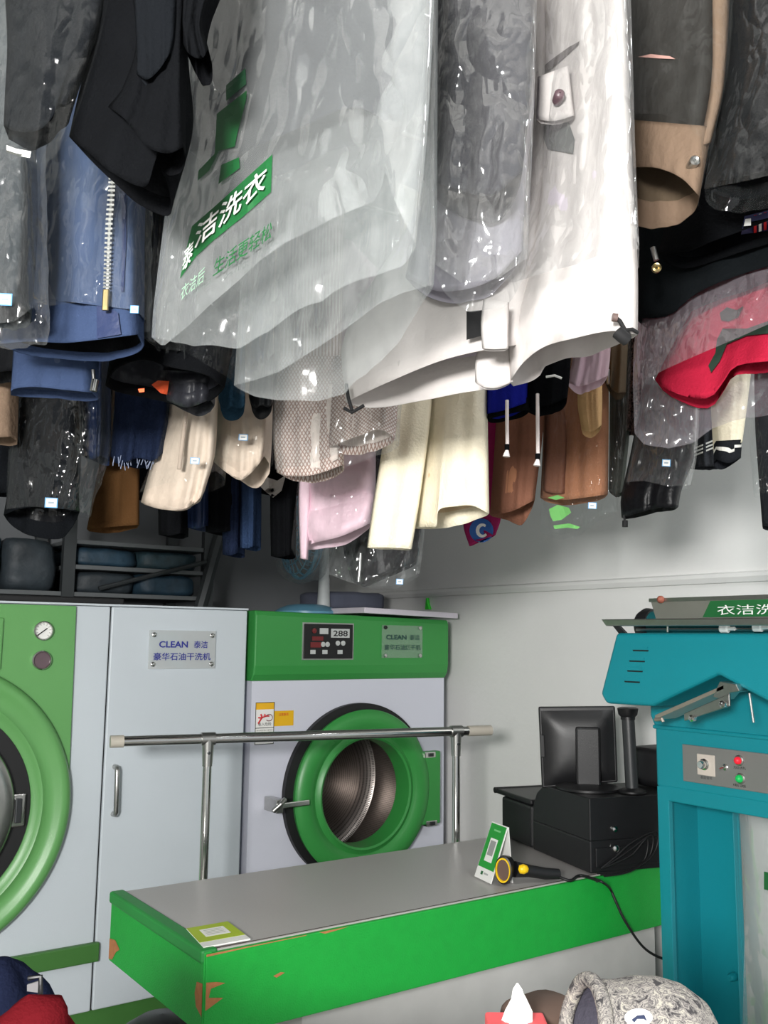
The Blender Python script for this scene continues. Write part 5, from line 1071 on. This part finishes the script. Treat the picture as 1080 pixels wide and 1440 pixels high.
g, b = garment('net_knit_top', 'cream and brown lattice net top under hazy film, left of the cream coat', 'top', K_LACE,
    [(392, 500), (386, 600), (389, 662)], [(478, 500), (480, 600), (482, 652)], [(389, 664), (402, 669), (440, 668), (482, 654)], (2.42, 2.32), th=0.05, seed=74, folds=0.012, lining=K_LACEL)
loft('inner_lining', g, K_LACEL, [(420, 540), (416, 658)], [(470, 540), (474, 640)], [(414, 660), (445, 660), (476, 645)], (2.36, 2.29), th=0.012, seed=75, folds=0.006, up=False)
loft('sleeve', g, K_LACE, [(470, 500), (464, 560), (462, 622)], [(562, 500), (560, 560), (556, 614)], [(462, 630), (480, 622), (507, 612), (535, 604), (556, 616)], (2.30, 2.18), th=0.05, seed=76, bhem=[(462, 634), (490, 640), (530, 634), (556, 620)], folds=0.012, lining=K_LACEL, up=False)
cover(g, M_FILMH, [(390, 500), (384, 600), (387, 655)], [(566, 500), (564, 560), (560, 615)], [(387, 660), (430, 655), (470, 640), (510, 625), (560, 620)], (2.36, 2.14), th=0.07, cr_=0.008)
g, b = garment('pink_puffer', 'pale pink padded jacket in clear film, hanging below the lattice net top', 'jacket', K_PINK,
    [(432, 600), (424, 690), (421, 768)], [(528, 590), (528, 690), (523, 735)], [(421, 772), (440, 764), (480, 754), (523, 735)], (2.9, 2.74), th=0.06, quilt=3, qamp=0.045, seed=78, folds=0.006, nz=0.010, bhem=[(421, 774), (450, 772), (490, 764), (523, 740)], lining=K_PINK)
loft('front_edge', g, K_PINK, [(428, 600), (420, 690), (422, 784)], [(442, 600), (437, 690), (432, 785)], [(422, 785), (432, 786)], (2.84, 2.83), th=0.02, folds=0.0, nS=8, up=False)
cover(g, M_FILM, [(428, 600), (417, 690), (409, 760)], [(532, 590), (532, 690), (528, 730)], [(409, 770), (425, 800), (440, 790), (470, 762), (528, 735)], (2.82, 2.68), th=0.08, cr_=0.010)
g, b = garment('cream_coat', 'long cream wool coat with its front panel hanging loose, in front of the white wall', 'coat', K_CREAM,
    [(606, 470), (598, 600), (584, 738)], [(684, 470), (686, 600), (688, 722)], [(584, 741), (606, 741), (613, 741), (617, 717), (640, 712), (665, 711), (688, 722)], (2.50, 2.36), th=0.07, folds=0.014, fk=1.3, seed=80, bhem=[(584, 743), (612, 744), (645, 739), (670, 730), (688, 724)], lining=K_CREAMS, nS=30)
loft('front_panel', g, K_CREAM, [(560, 470), (542, 600), (526, 700), (516, 768)], [(612, 470), (606, 580), (592, 690), (579, 770)], [(516, 770), (548, 770), (579, 772)], (2.46, 2.42), th=0.025, seed=81, folds=0.012, fk=0.8)
loft('inner_panel', g, K_CREAMS, [(590, 500), (570, 740)], [(625, 500), (612, 738)], [(570, 742), (612, 740)], (2.58, 2.52), th=0.02, folds=0.004, up=False)
g, b = garment('rust_wool_coat', 'rust brown wool coat with a curled hem, beside the cream coat', 'coat', K_BRN2,
    [(702, 480), (697, 600), (689, 722)], [(768, 480), (764, 600), (752, 702)], [(689, 724), (705, 722), (722, 718), (752, 703)], (2.88, 2.78), th=0.06, seed=83, folds=0.014, bhem=[(689, 726), (712, 731), (734, 738), (752, 706)], lining=K_BRN)
g, b = garment('camel_coat', 'camel brown wool coat with an open front edge, in film next to the olive jacket', 'coat', K_BRN,
    [(764, 480), (764, 600), (760, 698)], [(856, 470), (856, 600), (855, 692)], [(760, 700), (790, 703), (820, 700), (855, 695)], (2.92, 2.76), th=0.06, seed=84, folds=0.010, lining=K_BRN2)
loft('front_panel', g, K_BRN2, [(768, 500), (766, 600), (764, 686)], [(783, 500), (796, 600), (794, 690)], [(764, 690), (780, 694), (794, 694)], (2.83, 2.80), th=0.02, seed=85, folds=0.006, nS=10)
f = cover(g, M_FILM, [(762, 520), (762, 640), (760, 742)], [(888, 500), (880, 620), (868, 715)], [(760, 748), (790, 752), (815, 746), (840, 726), (868, 718)], (2.82, 2.64), th=0.07, cr_=0.008, nS=40)
M_LGI = mat('light_green_ink', (112, 182, 102), 0.6)
patch([(772, 716), (784, 710), (800, 714), (803, 721), (794, 724), (790, 731), (778, 733), (774, 726)], [f], M_LGI, g, 'green_print', off=0.004, cuts=1)
patch([(778, 739), (800, 736), (816, 741), (812, 744), (798, 742), (780, 744)], [f], M_LGI, g, 'green_print', off=0.004, cuts=1)
patch([(770, 700), (784, 696), (794, 700), (782, 703)], [f], M_LGI, g, 'green_print', off=0.004, cuts=1)
ticket(833, 711, 12, 9, [f], g)
g, b = garment('blue_black_hoodie', 'royal blue and black hoodie with two white drawstrings, below the white coats', 'hoodie', K_BLACK,
    [(740, 440), (738, 510), (738, 572)], [(806, 440), (802, 520), (798, 558)], [(738, 574), (770, 570), (798, 559)], (2.35, 2.25), th=0.05, seed=87)
loft('blue_panel', g, K_ROYAL, [(686, 470), (684, 574)], [(745, 470), (741, 564)], [(684, 582), (712, 576), (741, 566)], (2.36, 2.30), th=0.04, seed=88, folds=0.006)
loft('black_hem', g, K_BLACK, [(684, 568), (684, 584)], [(745, 558), (745, 574)], [(684, 590), (712, 583), (745, 576)], (2.37, 2.31), th=0.035, seed=89, folds=0.004, nT=6, up=False)
for (x, y0, y1) in ((713, 575, 637), (756, 566, 650)):
    ds = tube_px([(x, y0-12, 2.27), (x, y0+20, 2.26), (x+0.5, y1-10, 2.26)], 0.0045, cloth('white_cord', (232, 222, 218)), g, 'drawstring')
    MB().tube([UP(x, y1-12, 2.26), UP(x, y1-4, 2.26)], 0.006, 8).build('cord_end', K_BLACK, ds); MB().tube([UP(x, y1-4, 2.26), UP(x-1, y1+5, 2.26)], [0.004, 0.009], 8).build('tassel', cloth('white_cord', (232, 222, 218)), ds)
tube_px([(768, 530, 2.22), (780, 528, 2.21), (790, 532, 2.21)], 0.003, M_PAPER, g, 'chest_mark')
g, b = garment('pink_shirt', 'pale pink sleeve end beside the blue and black hoodie', 'shirt', K_PINK,
    [(808, 440), (806, 500), (798, 536)], [(860, 440), (858, 500), (855, 526)], [(798, 538), (815, 543), (838, 536), (855, 528)], (2.4, 2.34), th=0.04, seed=90)
g, b = garment('sand_sweater', 'sand coloured sleeve hanging in front of the camel coat', 'sweater', K_SAND,
    [(818, 480), (812, 560), (818, 602)], [(846, 480), (847, 560), (846, 596)], [(818, 606), (832, 607), (846, 598)], (2.62, 2.58), th=0.04, seed=91, folds=0.004)
g, b = garment('olive_jacket', 'dark olive jacket in film with a steel zip pull, beside the camel coat', 'jacket', K_OLIVE,
    [(858, 450), (857, 600), (856, 684)], [(890, 450), (886, 600), (876, 690)], [(856, 690), (866, 694), (876, 692)], (3.0, 2.92), th=0.04, seed=92)
tube_px([(855, 520, 2.6), (856, 540, 2.6)], 0.007, M_STEEL, g, 'zip_pull')
loft('sleeve', g, K_TAND, [(848, 470), (850, 530)], [(884, 470), (880, 550)], [(850, 532), (866, 552), (880, 552)], (2.66, 2.6), th=0.04, seed=93, up=False)
g, b = garment('plaid_shirt', 'dark patterned shirt edge beside the hazy red top bag', 'shirt', splotch_mat('dark_pattern', [(0.0, (36, 30, 30)), (0.48, (120, 100, 96)), (0.56, (44, 36, 36))], 60),
    [(884, 480), (882, 560), (880, 604)], [(905, 480), (903, 560), (900, 606)], [(880, 606), (900, 608)], (2.9, 2.86), th=0.03, seed=94)
g, b = garment('black_down_coat', 'black coat in clear film with a ticket, low behind the cream coat', 'coat', K_BLKN,
    [(478, 680), (483, 770), (494, 812)], [(596, 680), (592, 750), (586, 788)], [(494, 816), (506, 823), (530, 812), (560, 800), (586, 790)], (3.25, 3.1), th=0.06, seed=96)
f = cover(g, M_FILMH, [(474, 700), (466, 770), (455, 800)], [(600, 680), (596, 760), (590, 805)], [(455, 804), (480, 815), (510, 824), (552, 824), (590, 806)], (3.2, 3.05), th=0.07, cr_=0.012); ticket(562, 818, 10, 8, [f], g)
tube_px([(507, 778, 3.1), (506, 800, 3.1), (504, 818, 3.1)], 0.006, M_STEEL, g, 'front_zip')
g, b = garment('printed_scarf', 'colourful scrap with a blue oval and white ring print, under the cream coat', 'scarf', cloth('magenta_cloth', (150, 40, 90)),
    [(650, 690), (652, 740), (660, 764)], [(706, 690), (704, 730), (697, 750)], [(660, 768), (676, 760), (697, 752)], (3.0, 2.95), th=0.02, seed=97, folds=0.004)
el = lambda cx, cy, a, b_, n=18: [(cx+a*math.cos(2*math.pi*i/n), cy+b_*math.sin(2*math.pi*i/n)) for i in range(n)]
patch(el(677, 746, 17, 17), [b], mat('print_blue', (36, 92, 168), 0.6), g, 'blue_oval', off=0.006, cuts=1)
ar = [(678+9*math.cos(a), 746+10*math.sin(a)) for a in [0.7+i*0.36 for i in range(14)]]; ar2 = [(679+5*math.cos(a), 746+6*math.sin(a)) for a in [0.7+i*0.36 for i in range(14)]]
vs_ = ar+ar2; drape(vs_, [(i, i+1, 14+i+1, 14+i) for i in range(13)], [b], M_PAPER, g, 'white_ring', off=0.009)

# ================================================================== rail D: dark clothes in the back row, then dark fillers added for the gaps
back = [((222, 258), 752, K_BLACK, 'black trouser leg behind the long beige coat', 'trousers', 'black_trousers'), ((262, 292), 742, K_NAVYB, 'navy sleeve behind the long beige coat', 'jacket', 'navy_jacket'),
        ((288, 330), 748, K_BLACK, 'black coat hanging under the short beige jacket', 'coat', 'black_coat'), ((312, 336), 780, K_NAVY, 'slim navy denim leg, the longest in the back row', 'jeans', 'navy_jeans'), ((334, 360), 770, K_DEN, 'mid blue denim leg in the back row', 'jeans', 'blue_jeans'),
        ((380, 412), 782, K_BLACK, 'x', 'top', 'black_shirt')]
back[-1] = (back[-1][0], back[-1][1], back[-1][2], 'black garment with a pale patch, in the back row beside the pink padded jacket', 'top', 'black_shirt')
for k, ((x0, x1), yb, mm, lab, cc, nm) in enumerate(back):
    g, b = garment(nm, lab, cc, mm, [(x0, 520), (x0, yb-60), (x0+1, yb-4)], [(x1, 520), (x1, yb-60), (x1-1, yb-6)], [(x0+1, yb), ((x0+x1)/2, yb+1), (x1-1, yb-3)], (3.05, 3.0), th=0.05, seed=110+k, folds=0.006)
    if nm == 'black_shirt': patch([(362, 680), (372, 670), (390, 676), (402, 668), (396, 690), (384, 700), (372, 690)], [b], cloth('pale_patch', (196, 190, 184)), g, 'pale_patch', off=0.01)
dark = [((-60, 70), 690, (3.1, 3.05), K_CHAR, 'charcoal coat added to darken the back row, behind the charcoal coat in shiny film', 'coat'), ((100, 215), 620, (3.15, 3.1), K_BLACK, 'black coat added to darken the back row behind the navy quilted sleeve', 'coat'),
        ((185, 300), 700, (3.2, 3.15), K_CHAR, 'charcoal coat added to darken the back row behind the ochre brown dress', 'coat'), ((356, 440), 690, (3.25, 3.2), K_BLACK, 'black coat added to darken the back row behind the lattice net top', 'coat'),
        ((520, 640), 640, (3.0, 2.95), K_DGREY, 'dark grey coat added to darken the back row behind the cream coat', 'coat'), ((650, 800), 600, (3.3, 3.2), K_CHAR, 'charcoal coat added to darken the back row behind the rust wool coat', 'coat'),
        ((-80, 60), 520, (2.3, 2.25), K_BLKN, 'black jacket added to darken the gap behind the grey garment in the hazy bag', 'jacket'), ((190, 350), 440, (2.3, 2.2), K_BLACK, 'black coat added to darken the gap behind the narrow black coat in crinkled film', 'coat'), ((860, 1000), 420, (2.6, 2.5), K_BLACK, 'black coat added to darken the gap behind the blackish green coat', 'coat')]
for k, ((x0, x1), yb, d, mm, lab, cc) in enumerate(dark):  # invented dark garments that keep the gaps between the clothes dark
    garment('filler_coat' if cc == 'coat' else 'filler_jacket', lab, cc, mm, [(x0+4, yb-160), (x0, yb-5)], [(x1-4, yb-160), (x1, yb-8)], [(x0, yb), ((x0+x1)/2, yb+3), (x1, yb-4)], d, th=0.05, seed=130+k, folds=0.014, nT=16)

# ================================================================== things on the table before the camera
tb_c = fh*1.50
def loc(x, d, z): return fh*d+rh*x+zz*z
r = thing('sorting_table', tuple(loc(0, 1.48, 0)), 'plain table below the frame that carries the loose clothes', 'table')
MB().obox(loc(0, 1.46, 0.925), rh*0.85, fh*0.17, zz*0.02).build('table_top', M_TOP, r, bevel=0.004)
for x in (-0.8, 0.8):
    for d in (1.33, 1.59): MB().obox(loc(x, d, 0.4525), rh*0.02, fh*0.02, zz*0.4525).build('leg', M_STEEL, r)
K_PRINT = splotch_mat('grey_white_print', [(0.0, (60, 58, 60)), (0.38, (110, 106, 104)), (0.44, (159, 154, 147)), (0.49, (96, 92, 92)), (0.53, (144, 139, 134)), (0.58, (177, 172, 159)), (0.64, (113, 110, 108))], 60)
K_LINE = cloth('dark_grey_lining', (74, 72, 82))
r = thing('printed_hat', tuple(loc(0.37, 1.48, 0.945)), 'soft white and grey printed hat with an open padded brim at the bottom edge', 'hat')
# crown: rings from the open rim to the closed end
R0 = UP(822, 1452, 1.45); R1 = UP(1015, 1500, 1.47); axv = (R1-R0).normalized(); upv = Vector((0, 0, 1)); upv = (upv-axv*upv.dot(axv)).normalized(); sd = axv.cross(upv).normalized(); Lh = (R1-R0).length
def ringv(t, rr_, n=40):
    c = R0.lerp(R1, t); c.z = max(c.z, 0.95+rr_*0.78)
    return [c+(upv*math.sin(2*math.pi*j/n)*0.80+sd*math.cos(2*math.pi*j/n)*0.95)*rr_*(1+0.04*noise.noise(Vector((t*3, math.cos(2*math.pi*j/n)*1.5, math.sin(2*math.pi*j/n)*1.5)))) for j in range(n)]
prof = [(0.0, .086), (0.08, .092), (0.2, .098), (0.35, .102), (0.5, .102), (0.65, .097), (0.8, .084), (0.92, .060), (1.0, .025), (1.02, .002)]
vs = []; fs = []; n = 40
for t, rr_ in prof: vs += ringv(t, rr_)
for i in range(len(prof)-1):
    for j in range(n): fs.append((i*n+j, i*n+(j+1) % n, (i+1)*n+(j+1) % n, (i+1)*n+j))
MB().add(vs, fs).build('crown', K_PRINT, r, smooth=70)
ri = ringv(0.0, .086); MB().tube(ri+[ri[0]], 0.011, 10, cap=False).build('padded_brim', K_PRINT, r, smooth=70)
vs = []; fs = []
pr2 = [(0.0, .084), (0.12, .088), (0.4, .085), (0.6, .05), (0.62, .002)]
for t, rr_ in pr2: vs += ringv(t, rr_)
for i in range(len(pr2)-1):
    for j in range(n): fs.append((i*n+j, i*n+(j+1) % n, (i+1)*n+(j+1) % n, (i+1)*n+j))
MB().add(vs, fs).build('lining', K_LINE, r, smooth=70)
q = UP(898, 1432, 1.36)
patch(el(898, 1431, 20, 13), [o for o in r.children if o.name.startswith('crown')], M_PAPER, r, 'white_print_patch', off=0.003, cuts=1)
patch([(888, 1434), (896, 1428), (906, 1427), (910, 1436), (905, 1433), (896, 1433), (892, 1438)], [o for o in r.children if o.name.startswith('crown')], mat('navy_ink', (40, 50, 80), 0.7), r, 'blue_print_stroke', off=0.005, cuts=1)
c = UP(728, 1462, 1.50)
r = thing('tissue_box', (c.x, c.y, 0.945), 'coral red tissue box with a white tissue sticking out', 'tissue box')
ztop = UP(728, 1437, 1.50).z
MB().obox((c.x, c.y, (0.945+ztop)/2), rh*0.045, fh*0.04, zz*(ztop-0.945)/2).build('box', mat('coral_red_card', (226, 92, 96), 0.6), r, bevel=0.004)
mb = MB(); vs = []; fs = []; n = 14
for i, (rr_, h_) in enumerate(((0.022, -0.006), (0.018, 0.015), (0.010, 0.035), (0.006, 0.047), (0.001, 0.055))):
    for j in range(n):
        a = 2*math.pi*j/n; vs.append(Vector((c.x, c.y, ztop+h_))+rh*math.cos(a)*rr_*(1+0.3*math.sin(3*a+i))+fh*math.sin(a)*rr_*0.6)
for i in range(4):
    for j in range(n): fs.append((i*n+j, i*n+(j+1) % n, (i+1)*n+(j+1) % n, (i+1)*n+j))
mb.add(vs, fs).build('tissue', M_PAPER, r, smooth=50)
c2 = UP(762, 1452, 1.58)
o = bundle('brown_cloth', (c2.x-0.05, c2.y-0.05, 0.945), (c2.x+0.05, c2.y+0.05, UP(762, 1413, 1.58).z), mat('dark_brown_cloth', (84, 66, 56), 0.9), 'dark brown cloth lump behind the tissue box', 'cloth', 8)
def heap(name, cpx, rad, m_, label, cat, seed, d):
    c = UP(cpx[0], cpx[1], d); top = c.z; mb = MB(); n, k = 30, 12; vs = []; fs = []
    for i in range(k+1):
        t = i/k; rr_ = rad*(1-t**2.4)**0.5 if i < k else 0.004; z = 0.945+(top-0.945)*t
        for j in range(n):
            a = 2*math.pi*j/n; v = Vector((c.x, c.y, z))+Vector((math.cos(a)*rr_, math.sin(a)*rr_*0.8, 0)); nn = noise.noise(v*14+zz*seed)*0.02+noise.noise(v*30)*0.008
            vs.append(v+Vector((math.cos(a), math.sin(a), 0.5))*nn*(0.3+0.7*t))
    for i in range(k):
        for j in range(n): fs.append((i*n+j, i*n+(j+1) % n, (i+1)*n+(j+1) % n, (i+1)*n+j))
    fs.append(list(range(k*n, (k+1)*n))); mb.add(vs, fs); o = mb.build(name, m_, smooth=70); return tag(o, label, cat)
heap('navy_clothes', (2, 1352), 0.095, cloth('navy_heap_cloth', (24, 29, 48)), 'navy cloth heap at the bottom corner of the frame', 'clothes', 3, 1.56)
heap('red_clothes', (40, 1398), 0.085, cloth('dark_red_cloth', (92, 20, 26)), 'dark red cloth heap in front of the navy one', 'clothes', 6, 1.42)
r = thing('black_clip', tuple(UP(52, 1385, 1.52)), 'black clip with a grey jaw on the navy cloth heap', 'clip')
mb = MB(); mb.tube([UP(40, 1376, 1.50), UP(57, 1373, 1.50), UP(57, 1402, 1.50)], 0.004, 8); mb.build('clip_arm', M_BLACK, r, smooth=40)
MB().prism([UP(38, 1385, 1.5), UP(54, 1380, 1.5), UP(53, 1396, 1.5), UP(38, 1394, 1.5)], fh*0.004).build('clip_jaw', mat('grey_jaw', (120, 118, 120), 0.4), r)
